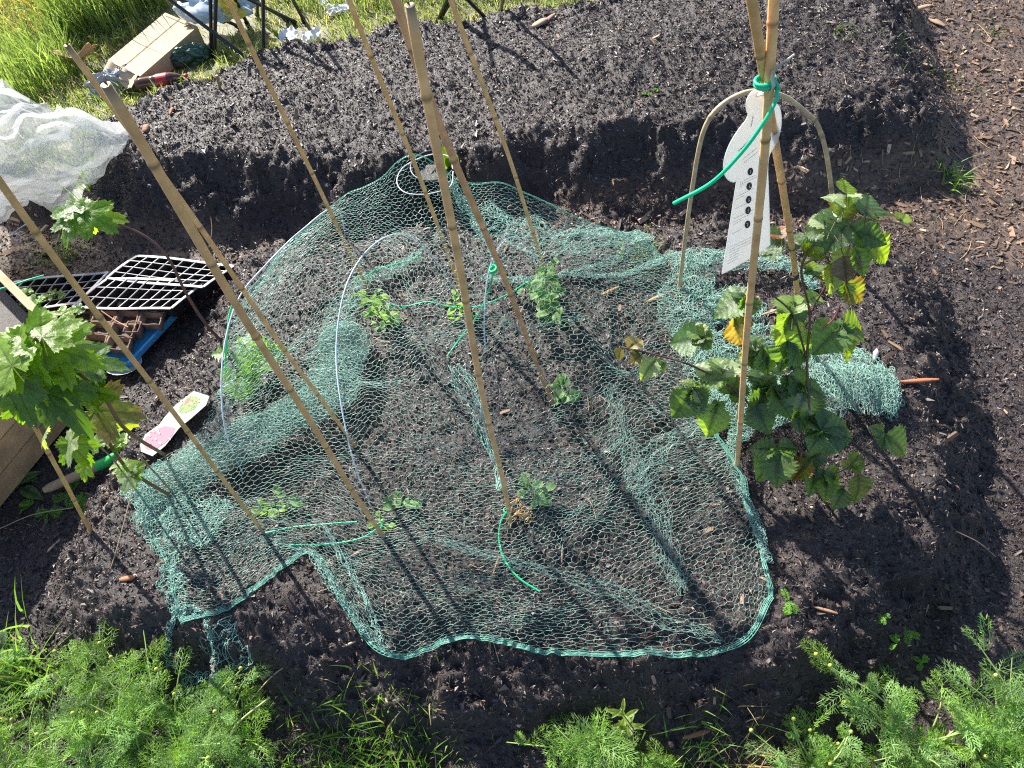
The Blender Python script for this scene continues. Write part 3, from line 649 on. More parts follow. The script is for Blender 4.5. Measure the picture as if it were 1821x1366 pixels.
def T_lobed(nr=15, na=92, lobes=((90, 1.0, 30), (32, .84, 30), (148, .84, 30), (-28, .62, 28), (208, .62, 28)), ser=.10, bend=.25, cup=.12, seed=0):
    th = np.linspace(-90 + 22, 270 - 22, na)
    r = np.zeros(na)
    for a, h, w in lobes: r = np.maximum(r, h * np.exp(-np.abs((th - a) / w) ** 2.0 * .65))
    r = np.maximum(r, .52) * (1 - .0)
    r *= 1 + ser * (((th / 360 * 34) % 1) - .5) * 2
    base = np.array([0, 0.]);
    P = np.zeros((nr + 1, na, 3)); Z = np.zeros((nr + 1, na, 3))
    for i in range(nr + 1):
        f = i / nr; rr = r * f * (1 if i == nr else 1)
        x = np.sin(np.radians(th)) * rr; y = np.cos(np.radians(th)) * rr
        z = -bend * (np.maximum(x, 0) ** 2) - cup * y ** 2 * .6
        vn = np.zeros(na)
        for a, h, w in lobes:
            da = np.abs(th - a); vn = np.maximum(vn, np.clip(1 - da * f / 2.2, 0, 1) * (f < .93)); z = z + .10 * f * np.clip(1 - da / 22, 0, 1) * -1 * .5
            # side veins
            sv = np.abs(((rr * 5.0 - da / 28) % 1) - .5) * 2; vn = np.maximum(vn, np.where(da < 24, np.clip((sv - .8) * 3, 0, .7), 0) * (f < .95))
            z = z + .012 * sv * f * (da < 24)
        P[i, :, 0] = x + .0; P[i, :, 1] = y; P[i, :, 2] = z; Z[i, :, 2] = vn; Z[i, :, 0] = f
    return P, Z
TO = [T_ovate(bend=b_, fold=f_, ser=.2, teeth=11, pleat=.045, wid=.38) for b_, f_ in ((.25, .2), (.5, .35), (.05, .1), (.35, -.1))]
TL = [T_lobed(bend=b_, cup=c_) for b_, c_ in ((.25, .12), (.5, .35), (.1, -.15), (.35, .5))]
TP = [T_ovate(nu=4, nv=2, ser=0, teeth=1, wid=.40, pleat=.0, fold=f_, bend=b_, tipx=.48, veins=3) for b_, f_ in ((.3, .3), (.1, .5), (.5, .2))]
TN = [T_ovate(nu=8, nv=2, ser=.0, teeth=1, wid=.15, pleat=.0, fold=.3, bend=.35, tipx=.45, veins=3)]
def put(mb, T, o, d, n, size, col, wscale=1.0, ripple=.02, edge=None):
    P, Z = T; d = np.asarray(d, float); d = d / np.linalg.norm(d); n = np.asarray(n, float); n = n - d * n.dot(d); n /= np.linalg.norm(n) + 1e-9
    s = np.cross(n, d); Q = P.copy(); Q[..., 2] += ripple * vnoise(P[..., 0] * 10 + random.random() * 90, P[..., 1] * 10, 2.2, 80)
    v = np.asarray(o)[None, None] + size * (Q[..., 0:1] * d + Q[..., 1:2] * s * wscale + Q[..., 2:3] * n)
    c = np.tile(np.asarray(col, float), P.shape[:2] + (1,)) * (1 + .15 * vnoise(P[..., 0] * 10 + random.random() * 50, P[..., 1] * 10, 3, 81))[..., None]
    if edge is not None:
        e = np.clip((np.maximum(np.abs(P[..., 1]) * 2.2, P[..., 0]) - .45) * 2 + .6 * vnoise(P[..., 0] * 10, P[..., 1] * 10, 2, 82), 0, 1)[..., None]; c = c * (1 - e) + np.asarray(edge) * e
    n_, m_ = P.shape[:2]; i = np.arange(n_ - 1)[:, None] * m_; j = np.arange(m_ - 1)[None]
    f = np.stack([i + j, i + m_ + j, i + m_ + j + 1, i + j + 1], -1).reshape(-1, 4)
    mb.add(v.reshape(-1, 3), f, c.reshape(-1, 3), Z.reshape(-1, 3))

# ---- bramble on the right
axB = GG(1440, 850)
def bz(py): return float(np.interp(py, [340, 480, 600, 740, 870], [.60, .45, .28, .16, .05]))
def bp(px, py, dz=0): return G(px, py, bz(py) + dz)
br = thing('bramble_plant', axB, 'young bramble with serrated leaves, some turning red and purple, tied to two canes', 'plant')
st = MB(); red = (.10, .035, .035)
def stem(mb, pts, r0, r1, col, n=30, k=6): mb.tube(spline(pts, n), np.linspace(r0, r1, n), k, col)
stem(st, [axB - [0, 0, .02], bp(1410, 790), bp(1370, 780), bp(1320, 705), bp(1240, 655), bp(1170, 632), bp(1105, 618)], .0032, .0015, red, 50)
stem(st, [bp(1365, 782), bp(1410, 785), bp(1440, 825), bp(1465, 862)], .003, .002, (.12, .06, .05))
stem(st, [axB, bp(1440, 740), bp(1435, 640), bp(1440, 560), bp(1425, 480), bp(1450, 430)], .003, .002, (.12, .07, .04), 40)
stem(st, [bp(1430, 470), bp(1480, 440), bp(1495, 400), bp(1540, 392), bp(1600, 398), bp(1625, 415)], .0022, .0012, (.22, .15, .10))
stem(st, [bp(1435, 640), bp(1410, 560), bp(1370, 520), bp(1345, 470), bp(1360, 430)], .0022, .0012, (.08, .05, .04))
stem(st, [bp(1440, 560), bp(1465, 515), bp(1500, 470)], .002, .0012, (.14, .05, .05))
stem(st, [bp(1440, 600), bp(1480, 570), bp(1495, 540)], .0022, .0012, (.30, .08, .08))
stem(st, [bp(1465, 850), bp(1510, 830), bp(1545, 790), bp(1570, 775)], .0014, .001, (.10, .06, .04))
fo = MB()
DG = (.085, .155, .065); MG = (.12, .21, .07); LG = (.18, .27, .08); PG = (.30, .37, .22); YG = (.20, .29, .03); YL = (.22, .24, .04); OR = (.22, .09, .035); PU = (.14, .10, .13); RD = (.26, .045, .04)
# base px, tip px, drop(m), dz, colour, normal-tilt, template, edge colour
BL = [
 (1475,405, 1420,345, .02, 0, PG,0,0,None),(1478,405,1405,405,.03,0,DG,1,0,None),(1480,400,1500,345,.0,0,DG,0,1,None),(1490,385,1520,330,0,0,LG,2,2,OR),(1500,370,1505,320,0,0,PG,1,1,None),
 (1505,400,1460,455,.04,0.01,DG,0,0,None),(1510,400,1555,440,.03,0,DG,1,1,None),(1540,385,1545,345,0,0,DG,2,0,None),(1560,385,1610,375,.02,0,DG,0,1,OR),(1510,440,1490,500,.04,0,PG,3,2,None),
 (1520,440,1560,530,.06,.01,MG,0,0,YG),(1545,430,1595,470,.03,-.01,YG,1,2,None),(1530,410,1590,440,.03,.0,DG,2,1,None),(1500,455,1510,520,.06,.02,PU,0,2,None),(1475,470,1500,560,.05,.0,LG,1,1,(.45,.42,.20)),
 (1505,505,1535,535,.03,-.01,YL,0,2,OR),(1470,440,1440,395,0,0,MG,1,0,None),(1430,450,1465,425,.0,0,YG,1,2,None),(1425,440,1400,420,.0,0,DG,1,0,None),(1395,430,1340,440,.02,0,DG,0,1,None),(1390,425,1385,400,0,0,OR,0,2,None),
 (1450,490,1475,470,0,0,LG,0,1,None),(1445,480,1430,460,0,0,YG,2,0,None),
 (1330,530,1262,560,.03,0,MG,0,0,None),(1325,530,1300,510,0,0,DG,1,2,None),(1320,560,1345,570,.02,0,RD,1,0,OR),(1330,545,1345,525,0,0,OR,2,0,None),(1305,565,1318,612,.05,0,(.5,.35,.15),2,1,OR),(1325,615,1330,650,.03,-.01,YL,0,0,(.35,.35,.03)),
 (1250,600,1225,575,0,0,LG,0,0,None),(1248,605,1185,605,.02,0,DG,1,2,None),(1250,605,1265,620,.02,0,DG,0,0,None),(1252,598,1262,575,0,0,LG,3,0,None),
 (1410,560,1412,500,0,0,LG,1,1,None),(1405,560,1390,615,.05,0,LG,0,0,None),(1440,535,1460,520,0,0,LG,1,2,None),(1400,600,1370,595,.0,.0,DG,0,0,None),
 (1345,625,1320,590,.0,.01,DG,0,0,None),(1355,620,1375,665,.04,.01,MG,1,1,None),(1360,630,1310,640,.02,0,DG,2,0,None),
 (1400,605,1375,575,0,0,PG,0,0,None),(1400,610,1450,635,.03,.01,MG,1,2,None),(1405,620,1385,655,.02,0,MG,0,0,None),(1420,640,1405,600,0,0,LG,2,0,None),
 (1495,580,1450,625,.03,0,MG,0,0,None),(1497,585,1545,580,.02,0,LG,1,1,YG),(1498,590,1515,640,.04,-.01,YG,0,2,None),
 (1282,675,1240,645,0,0,PG,0,0,None),(1282,672,1300,630,0,0,PG,1,0,None),(1285,675,1245,680,0,.01,LG,2,0,None),
 (1235,695,1190,755,.05,0,DG,0,0,None),(1235,690,1262,712,.02,0,PG,1,1,None),(1235,688,1210,675,0,0,LG,0,0,None),(1275,720,1258,775,.04,0,LG,1,2,YG),(1300,700,1320,665,0,0,MG,1,0,None),
 (1360,690,1345,650,.0,0,DG,0,0,None),(1365,690,1340,745,.04,0,DG,1,1,None),(1375,690,1405,740,.04,.01,MG,2,0,None),(1400,680,1410,720,.04,0,MG,0,0,PU),(1400,670,1440,690,.02,0,DG,1,0,None),(1395,665,1375,640,0,0,PG,0,2,None),
 (1430,700,1415,750,.04,0,PG,1,0,YG),(1430,690,1470,700,.02,0,DG,0,0,None),(1440,730,1450,690,.0,0,MG,3,0,None),(1345,720,1365,770,.03,0,DG,0,0,None),(1420,745,1450,755,.02,.01,MG,1,0,None),
 (1460,765,1430,735,0,.02,DG,0,0,None),(1460,765,1495,735,0,.02,DG,1,1,None),(1462,768,1520,780,.02,.02,DG,0,2,None),(1460,770,1440,800,.02,.02,MG,2,0,None),(1465,770,1500,805,.03,.01,DG,1,0,None),
 (1380,800,1335,795,.01,.02,MG,0,0,None),(1385,805,1378,892,.05,.02,LG,0,1,None),(1385,800,1420,795,0,.02,MG,1,2,None),(1385,805,1348,850,.03,.01,MG,1,0,None),
 (1440,820,1410,850,.02,.01,(.30,.24,.03),0,0,OR),(1440,815,1475,800,0,0,MG,1,1,PU),(1450,830,1445,880,.03,0,MG,0,2,None),(1465,840,1500,860,.02,0,LG,1,0,YL),(1470,850,1470,890,.02,0,YG,0,2,None),(1500,870,1485,905,.02,0,LG,0,0,None),(1525,845,1530,890,.02,0,YL,1,0,LG),(1515,830,1530,805,0,0,YG,0,0,None),
 (1570,770,1548,758,0,.02,LG,0,2,None),(1575,775,1618,803,.02,.02,LG,1,0,None),(1572,775,1580,795,.01,.0,YG,0,1,None),
 (1140,632,1120,645,.01,0,(.25,.22,.08),0,0,OR),(1165,640,1140,672,.02,0,PG,1,0,None),(1105,620,1098,640,.02,0,(.3,.25,.08),0,2,None),(1180,645,1160,660,.01,0,LG,2,0,None),(1120,620,1140,598,0,0,(.32,.25,.10),1,0,None),
 (1505,345,1500,320,0,0,YG,2,0,OR),(1510,350,1508,368,.01,0,YG,0,0,None),(1480,360,1465,345,0,0,PG,1,0,None),(1600,395,1612,378,0,0,YG,0,1,OR)]
for (x0, y0, x1, y1, dr, dz, c, T, nt_, ed) in BL:
    o = bp(x0, y0, dz); e_ = G(x1, y1, bz(y0) + dz - dr); L = np.linalg.norm(e_ - o)
    nn = np.array([random.uniform(-.5, .5), random.uniform(-.6, .2), 1.0])
    put(fo, TO[T], o, e_ - o, nn, min(L * 1.12, .056 if y0 < 480 else .072), np.array(c) * random.uniform(.75, 1.15), wscale=random.uniform(1.0, 1.25), edge=None if ed is None or random.random() < .35 else np.array(ed) * .8)
    for q in range((2 if L > .035 else 1) if y0 > 470 and random.random() < .85 else 0):
        aa = random.choice((-1, 1)) * random.uniform(.7, 1.5); dv = e_ - o; dv = np.array([dv[0] * math.cos(aa) - dv[1] * math.sin(aa), dv[0] * math.sin(aa) + dv[1] * math.cos(aa), dv[2] - .3 * L])
        put(fo, TO[random.randrange(4)], o - dv * .05, dv, nn + np.array([random.uniform(-.7, .7), random.uniform(-.7, .7), 0]), min(L, .07) * random.uniform(.5, .8), np.array(random.choice((c, DG, MG, DG))) * .8, wscale=1.05)
    # petiole toward nearest point up the stem
    if L > .03: fo.tube(spline([o - (e_ - o) * .35 - np.array([0, 0, .008]), o], 5), .0009, 4, (.14, .12, .05))
st.build('stem', mStem, br); fo.build('foliage', mLeaf, br)

# ---- currant bush on the left
cb0 = GG(318, 888)
cu = thing('currant_bush', cb0, 'blackcurrant bush with big lobed bright green leaves beside the wooden planter', 'shrub')
def cz(px, py): return V(px, py, cb0[0] - .02, cb0[1] + .02)
st = MB(); fo = MB()
def CL(px, py, k=0): p = V(px, py, cb0[0] + k, cb0[1]); return p
brn = (.16, .09, .05)
stem(st, [cb0 - [0, 0, .02], CL(250, 850), CL(215, 820), CL(180, 760), CL(150, 690), CL(95, 640)], .0042, .002, brn, 40)
stem(st, [GG(300, 812) - [0, 0, .01], CL(225, 765, .03), CL(180, 700, .02), CL(110, 640, .0), CL(60, 600)], .0042, .0022, (.18, .10, .06), 40)
stem(st, [GG(318, 888), CL(275, 840), CL(245, 808)], .0022, .0014, (.25, .2, .14))
stem(st, [GG(240, 868), CL(205, 822), CL(175, 790)], .0022, .0014, (.25, .2, .14))
CG1 = (.13, .24, .025); CG2 = (.09, .18, .03); CG3 = (.20, .33, .03); CG4 = (.14, .16, .07)
CLv = [(95,640, 60,640,80, 190,CG1,0),(150,580,75, 600,65,185,CG3,1),(60,595, 150,560,70,0,CG3,2),(75,640,20,720,90,0,CG1,0),(10,640,-10,760,80,0,CG2,1),(110,650,40,600,40,0,CG3,1),
 ]
# (base px, tip px, drop, colour, template)
CLs = [((75,600),(70,540),0,CG3,0),((75,612),(155,570),.02,CG3,2),((80,625),(150,590),.0,CG1,1),((95,630),(180,640),.03,CG3,0),((150,640),(225,648),.03,CG2,2),((45,660),(15,600),0,CG3,1),((50,640),(60,720),.05,CG1,0),
       ((30,680),(-20,740),.05,CG2,0),((20,650),(-15,600),0,CG3,2),((30,720),(45,755),.03,CG1,3),((95,690),(150,790),.06,CG2,0),((85,700),(110,770),.05,CG2,1),((155,695),(205,705),.01,CG1,2),((130,650),(140,690),.04,CG2,3),
       ((170,730),(252,735),.03,CG4,2),((180,745),(240,765),.04,(.26,.30,.06),3),((125,785),(100,820),.03,PG,0),((130,790),(155,830),.03,CG1,1),((150,830),(145,858),.02,CG3,0),((210,760),(180,760),.0,CG1,2),
       ((205,790),(222,768),0,CG1,0),((210,830),(238,812),0,CG3,1),((230,848),(200,850),.01,PG,0),((240,835),(258,822),.0,CG1,2),((235,850),(215,868),.01,CG1,1),((175,790),(165,770),0,CG2,0),((80,770),(65,790),.02,PG,1),((215,785),(205,770),0,CG3,2),((165,660),(120,680),.02,CG2,1),((110,560),(135,545),0,CG3,0)]
for (a, b_, dr, c, T) in CLs:
    o = CL(*a); e_ = G(b_[0], b_[1], o[2] - dr); L = np.linalg.norm(e_ - o)
    nn = np.array([random.uniform(-.7, .7), random.uniform(-.9, .3), 1.0])
    put(fo, TL[T], o, e_ - o, nn, min(L * 1.05, .098), np.array(c) * .8 * random.uniform(.8, 1.2), wscale=random.uniform(.85, 1.05), edge=(.17, .13, .07) if T == 2 and c == CG4 else None)
    fo.tube(spline([o - (e_ - o) * .4 - np.array([0, 0, .012]), o], 5), .0012, 4, (.22, .26, .08))
st.build('stem', mStem, cu); fo.build('foliage', mLeaf, cu)
# ---- second currant shoot, upper left
b2 = GG(396, 606); c2p = thing('currant_shoot', b2, 'single arching brown currant shoot with leaves only at its tip, beside the seed trays', 'shrub')
st = MB(); fo = MB()
def C2(px, py, f=1): return V(px, py, b2[0] - .1 * f, b2[1] + .04 * f)
stem(st, [b2 - [0, 0, .02], C2(365, 575, .1), C2(330, 520, .3), C2(300, 460, .5), C2(265, 425, .8), C2(220, 402, 1.1), C2(180, 388, 1.4), C2(140, 385, 1.6)], .004, .0022, (.13, .06, .05), 50)
for a, b_, dr, c, T, f in [((175,385),(222,388),.02,CG3,2,1.4),((150,380),(200,400),.02,CG1,0,1.4),((155,395),(170,418),.03,CG3,1,1.5),((120,395),(112,425),.03,CG3,0,1.6),((125,385),(90,375),0,CG2,2,1.6),((140,380),(165,370),0,CG1,1,1.5),((130,375),(115,358),0,CG2,0,1.6),((125,400),(95,410),.02,CG1,3,1.6)]:
    o = C2(*a, f); e_ = G(b_[0], b_[1], o[2] - dr); L = np.linalg.norm(e_ - o); put(fo, TL[T], o, e_ - o, (random.uniform(-.3, .3), -.3, 1), L * 1.1, c)
st.build('stem', mStem, c2p); fo.build('foliage', mLeaf, c2p)

# ---- pea seedlings
PE = (.19, .33, .12); PEY = (.28, .46, .07)
def pea(px, py, tx, ty, n, leaf_, label, col=PE, base=None, bushy=.5):
    leaf = leaf_ * 1.12; b = GG(px, py) if base is None else base; t = V(tx, ty, b[0], b[1]); T_ = thing('pea_seedling', b, label, 'seedling', 'pea seedlings under the net')
    P = spline([b - [0, 0, .01], b + (t - b) * .5 + rng.normal(0, .006, 3), t], 16); s_ = MB(); s_.tube(P, .0014, 5, (.16, .26, .08)); f_ = MB()
    for k in range(n):
        u = (k + .6) / n; p = P[int(u * 15)]
        for sg in (0, 1):
            for q in range(2):
                a = k * 2.4 + sg * math.pi + rng.normal(0, .35); d = np.array([math.cos(a), math.sin(a), rng.uniform(-.1, .5)])
                o = p + d * (.006 + q * leaf * .6 * rng.uniform(.7, 1.2))
                dd = d + np.array([-d[1], d[0], 0]) * rng.normal(0, .6); L = leaf * rng.uniform(.7, 1.15) * (1 - .15 * q)
                put(f_, TP[rng.integers(3)], o, dd, (rng.normal(0, .4), rng.normal(0, .4), 1), L, np.array(col) * rng.uniform(.8, 1.25), wscale=rng.uniform(1.0, 1.3))
            s_.tube(spline([p, o], 4), .0008, 4, (.18, .3, .09))
    s_.build('stem', mStem, T_); f_.build('foliage', mGlauc, T_); return T_
pea(985, 568, 968, 474, 9, .027, 'tallest pea plant, bushy and grey green, at the back cane', PE)
pea(960, 535, 945, 518, 2, .026, 'low pea seedling just left of the tallest pea plant', PE)
pea(683, 572, 650, 520, 6, .023, 'pea seedling with yellow green top beside the tall wire hoop', PEY)
pea(685, 580, 690, 560, 3, .022, 'grey green pea shoot at the foot of the yellow topped one', PE)
pea(822, 562, 808, 535, 3, .024, 'bright pea seedling between the canes at the back', PEY)
pea(1005, 706, 1000, 690, 3, .025, 'small pea seedling at the foot of the reddish brown cane', PE)
pea(716, 903, 714, 885, 2, .024, 'small dark green pea seedling between the two front canes', PE)
pea(955, 892, 953, 872, 3, .025, 'pea seedling in front of the thick middle cane', PE)
pea(510, 905, 518, 885, 2, .024, 'pale pea seedling in the net at the front left', PE)
pea(478, 910, 482, 898, 2, .02, 'wilting yellowish seedling beside the front left pea', PEY)
pea(680, 943, 682, 930, 2, .016, 'tiny round leaved seedling at the foot of the thick left cane', PEY)
# dried seedling
b = GG(925, 918); s_ = MB()
for k in range(34): 
    q = b + rng.normal(0, .011, 3) * [1, 1, .3] + [0, 0, .008]; s_.tube(spline([q, q + rng.normal(0, .006, 3), q + rng.normal(0, .009, 3)], 5), .0013, 4, np.array((.5, .32, .14)) * rng.uniform(.7, 1.2))
tag(s_.build('dried_seedling', mStem, loc=b), 'shrivelled tan dead seedling right of the middle cane foot', 'seedling')
# tomato/potato plant in the left of the net
b = GG(440, 668); tp = thing('tomato_plant', b, 'spreading light green tomato plant under the left of the net', 'plant'); s_ = MB(); f_ = MB()
TT = T_ovate(nu=12, nv=3, ser=.5, teeth=5, wid=.3, pleat=.03, bend=.3)
for (x, y, sz) in [(405,628,.04),(420,690,.05),(412,670,.05),(480,630,.05),(468,655,.055),(440,620,.045),(460,615,.04),(495,628,.04),(425,645,.05),(450,660,.05),(432,610,.04),(400,665,.04),(455,640,.05),(440,690,.035),(470,618,.05)]:
    p = G(x, y, .07 + rng.uniform(-.02, .03)); d = p - b; d[2] = -.02
    s_.tube(spline([b, (b + p) / 2 + [0, 0, .03], p], 8), .0014, 4, (.2, .28, .1))
    put(f_, TT, p - d / np.linalg.norm(d) * sz * .4, d + rng.normal(0, .03, 3), (rng.normal(0, .3), rng.normal(0, .3), 1), sz * 1.25, np.array((.18, .32, .07)) * rng.uniform(.85, 1.25), 1.25)
s_.build('stem', mStem, tp); f_.build('foliage', mLeaf, tp)
# pot behind the peak
pb = GG(782, 352); pt = thing('plant_pot', pb, 'black plastic plant pot behind the peak of the net', 'plant pot')
mb = MB(); an = np.linspace(0, 2 * math.pi, 33)
prof = [(.045, 0), (.062, .10), (.066, .10), (.067, .113), (.062, .113), (.058, .1), (.055, .09)]
Pg = np.array([[[pb[0] + r * math.cos(a), pb[1] + r * math.sin(a), pb[2] + h] for a in an] for r, h in prof]); mb.grid(Pg[::1], (.015, .015, .017)); mb.build('pot_body', mPlasticBlack, pt)
mb = MB(); r_ = np.linspace(0, .057, 8); mb.grid(np.array([[[pb[0] + r * math.cos(a), pb[1] + r * math.sin(a), pb[2] + .09 + .003 * math.sin(r * 300 + a * 5)] for a in an] for r in r_]), (.03, .025, .025)); mb.build('potting_soil', mGround, pt)
cs = pb + [0, 0, .09]; sq = thing('squash_seedling', cs, 'young squash seedling with pale yellow green leaves in the black pot', 'seedling'); s_ = MB(); f_ = MB()
for (x, y, x1, y1, c) in [(800, 300, 790, 275, YG), (800, 300, 806, 283, LG), (802, 318, 822, 322, PG), (798, 312, 815, 312, PG), (800, 305, 795, 298, LG)]:
    o = V(x, y, cs[0] + .01, cs[1]); e_ = V(x1, y1, cs[0] + .01, cs[1]); s_.tube(spline([cs, o], 5), .0018, 5, (.3, .42, .12)); put(f_, TP[0], o, e_ - o, (0, -.8, .5), np.linalg.norm(e_ - o) * 1.35, np.array(c), 1.2)
s_.build('stem', mStem, sq); f_.build('foliage', mGlauc, sq)

# small seedlings at the near edge
b = GG(1125, 1310); w = thing('willowherb_seedling', b, 'upright yellow green seedling with narrow leaves at the near edge', 'seedling'); s_ = MB(); f_ = MB()
t = V(1105, 1262, b[0], b[1]); P = spline([b, (b + t) / 2, t], 12); s_.tube(P, .0011, 5, (.25, .22, .1))
for k in range(13):
    p = P[4 + k * 7 // 12]; a = k * 2.4; put(f_, TN[0], p, (math.cos(a), math.sin(a), .5), (0, 0, 1), rng.uniform(.022, .034), np.array(YG) * rng.uniform(.7, 1), 1.1)
s_.build('stem', mStem, w); f_.build('foliage', mLeaf, w)

# ---- feathery mayweed
def frond(L, nside=7):
    A = []; B = []
    for k in range(nside):
        u = (k + .5) / nside; x = L * u; ln = L * .44 * math.sin(math.pi * (u * .75 + .15)) + .001
        for sg in (-1, 1):
            d = np.array([.70 + rng.normal(0, .12), sg * .74, rng.normal(.1, .2)]); a = np.array([x, 0, 0]); b_ = a + d * ln; A.append(a); B.append(b_)
            for v in (.35, .65):
                q = a + d * ln * v; A.append(q); B.append(q + np.array([1.0, sg * .15, rng.normal(0, .3)]) * ln * .50); A.append(q); B.append(q + np.array([.25, sg * 1.0, rng.normal(0, .3)]) * ln * .42)
    A.append(np.zeros(3)); B.append(np.array([L, 0, 0]))
    return np.array(A), np.array(B)
FR = [frond(1.0) for _ in range(5)]
def fronds(mb, O, D, Ln, cols, w=.00070):
    for o, d, L, c in zip(O, D, Ln, cols):
        A, B = FR[rng.integers(5)]; d = d / np.linalg.norm(d); n = np.array([rng.normal(0, .35), rng.normal(0, .35), 1.0]); n -= d * n.dot(d); n /= np.linalg.norm(n); s = np.cross(n, d)
        Rm = np.stack([d, s, n]); 
        def tr(Q):
            Q = Q * L; Q = Q.copy(); Q[:, 2] -= Q[:, 0] ** 2 / L * .35; return o + Q @ Rm
        a, b_ = tr(A), tr(B); ribs(mb, a, b_, w, w * .5, rng.normal(0, .5, a.shape) + n, c * rng.uniform(.85, 1.15, (len(a), 1)))
def mayweed(px, py, label, nst, hgt, spread, fl, tops=None, col=(.18, .30, .075), grp='feathery mayweed plants at the near edge', flowers=0, z=PATH, seed=0):
    b = G(px, py, z); b[2] = gz(b[0], b[1]); T_ = thing('mayweed_plant', b, label, 'weed', grp); s_ = MB(); f_ = MB(); w_ = MB(); nb = 0
    for k in range(nst):
        a = rng.uniform(0, 6.28); R_ = spread * math.sqrt(rng.random()); h = hgt * rng.uniform(.35, 1.25) * (1 - .35 * R_ / spread)
        t = b + np.array([math.cos(a) * R_, math.sin(a) * R_, h])
        if tops is not None and k < len(tops): t = G(*tops[k])
        P = spline([b + rng.normal(0, .012, 3) * [1, 1, 0], b + (t - b) * .5 + [0, 0, .02] + rng.normal(0, .01, 3), t], 14)
        s_.tube(P, np.linspace(.0024, .0010, 14), 5, (.26, .36, .10))
        nf = max(5, int(np.linalg.norm(t - b) / .034)); u = rng.uniform(.25, 1, nf); O = P[(u * 13).astype(int)]
        aa = rng.uniform(0, 6.28, nf); tan = (t - b) / np.linalg.norm(t - b)
        D = np.stack([np.cos(aa), np.sin(aa), rng.uniform(-.1, .7, nf)], -1) + tan * .5
        fronds(f_, O, D, fl * 1.15 * rng.uniform(.5, 1.25, nf), np.array(col) * rng.uniform(.65, 1.45, (nf, 1)) * (1, 1, rng.uniform(.6, 1.5)))
        if rng.random() < flowers:
            c = t + [0, 0, .006]; th = np.linspace(0, math.pi, 6); wh = False; w_ = MB()
            Gd = np.array([[c + .0042 * np.array([math.sin(p) * math.cos(q), math.sin(p) * math.sin(q), math.cos(p)]) for q in np.linspace(0, 6.2832, 10)] for p in th]); w_.grid(Gd, (.42, .45, .10) if not wh else (.6, .5, .1)); nb += 1
            if wh:
                for q in range(11):
                    a2 = q * .571; put(w_, TN[0], c, (math.cos(a2), math.sin(a2), .15), (0, 0, 1), .011, (.75, .75, .72), 1.6)
            w_.build('flower', mPetal, T_)
    s_.build('stem', mStem, T_); f_.build('foliage', mFeather, T_)
mayweed(330, 1330, 'feathery mayweed with a thick arching stem in the bottom left mass', 19, .17, .17, .05, tops=[(150,1150,-.02),(255,1120,-.02),(430,1190,-.04),(200,1170,-.02),(100,1160,-.04),(180,1145,-.02)], flowers=.35)
mayweed(180, 1300, 'dense mayweed at the left of the bottom left mass', 17, .13, .16, .045, tops=[(110,1150,-.03),(130,1170,-.04),(90,1190,-.05)], flowers=.3)
mayweed(420, 1330, 'mayweed on the right flank of the bottom left mass', 14, .13, .12, .045, tops=[(445,1195,-.04),(430,1230,-.05)], flowers=.35)
mayweed(60, 1360, 'mayweed in the bottom left corner of the bed edge', 14, .12, .14, .045, flowers=.3)
mayweed(250, 1380, 'lowest mayweed of the bottom left mass, cut by the bottom edge', 15, .12, .15, .045, flowers=.4)
mayweed(1060, 1350, 'soft feathery mayweed in the middle of the bottom edge', 12, .07, .075, .05, tops=[(985,1290,-.10),(900,1320,-.13)])
mayweed(1165, 1370, 'small mayweed beside the narrow leaved seedling', 5, .06, .04, .035, tops=[(1060,1310,-.1)])
mayweed(1620, 1345, 'long mayweed sprays reaching up from the bottom right mass', 20, .13, .13, .038, tops=[(1450,1165,.0),(1475,1185,-.0),(1490,1220,-.02),(1500,1250,-.04),(1580,1250,-.06)], flowers=.3)
mayweed(1450, 1375, 'mayweed with pale buds left in the bottom right mass', 16, .09, .11, .035, tops=[(1335,1300,-.08),(1410,1280,-.1)], flowers=.6)
mayweed(1770, 1330, 'tallest mayweed of the bottom right mass, against the right edge', 26, .16, .14, .045, tops=[(1740,1145,.0),(1800,1170,.0),(1700,1200,-.02),(1815,1200,-.02)], flowers=.35)
mayweed(1800, 1400, 'mayweed in the bottom right corner', 16, .12, .12, .04, flowers=.3)
mayweed(1600, 1410, 'mayweed low at the bottom right edge', 18, .09, .13, .04, flowers=.4)
mayweed(10, 1200, 'small dark mayweed at the left edge above the bottom mass', 6, .06, .05, .035)
# little feathery seedlings on the soil
SPL = {1400:'right of the net corner',1612:'on the dark slope above the right mayweed',1590:'curled, on the dark right slope',1638:'lowest on the dark right slope',1570:'faint, between the net corner and the right mayweed',1150:'by a bark strip on the far bed',1170:'second by the bark strip on the far bed',125:'in the planter shade beside the tool handle',150:'below the tool handle',90:'in the shade left of the cane foot',60:'farthest left in the planter shade'}
for px, py, L in [(1400, 1072, .022), (1612, 1122, .022), (1590, 1148, .016), (1638, 1180, .016), (1570, 1095, .014), (1320, 1090, .0), (1150, 168, .014), (1170, 160, .012), (125, 880, .035), (150, 900, .035), (90, 910, .03), (60, 900, .03), (800, 300, 0)]:
    if L == 0: continue
    b = GG(px, py); f_ = MB(); a = rng.uniform(0, 6.28, 4); fronds(f_, np.tile(b + [0, 0, .006], (4, 1)), np.stack([np.cos(a), np.sin(a), np.full(4, .3)], -1), np.full(4, L), np.tile((.17, .34, .05), (4, 1)), .0007)
    tag(f_.build('feathery_sprout', mFeather, loc=b), 'tiny feathery green sprout ' + SPL[px], 'seedling', 'feathery sprouts on the soil')

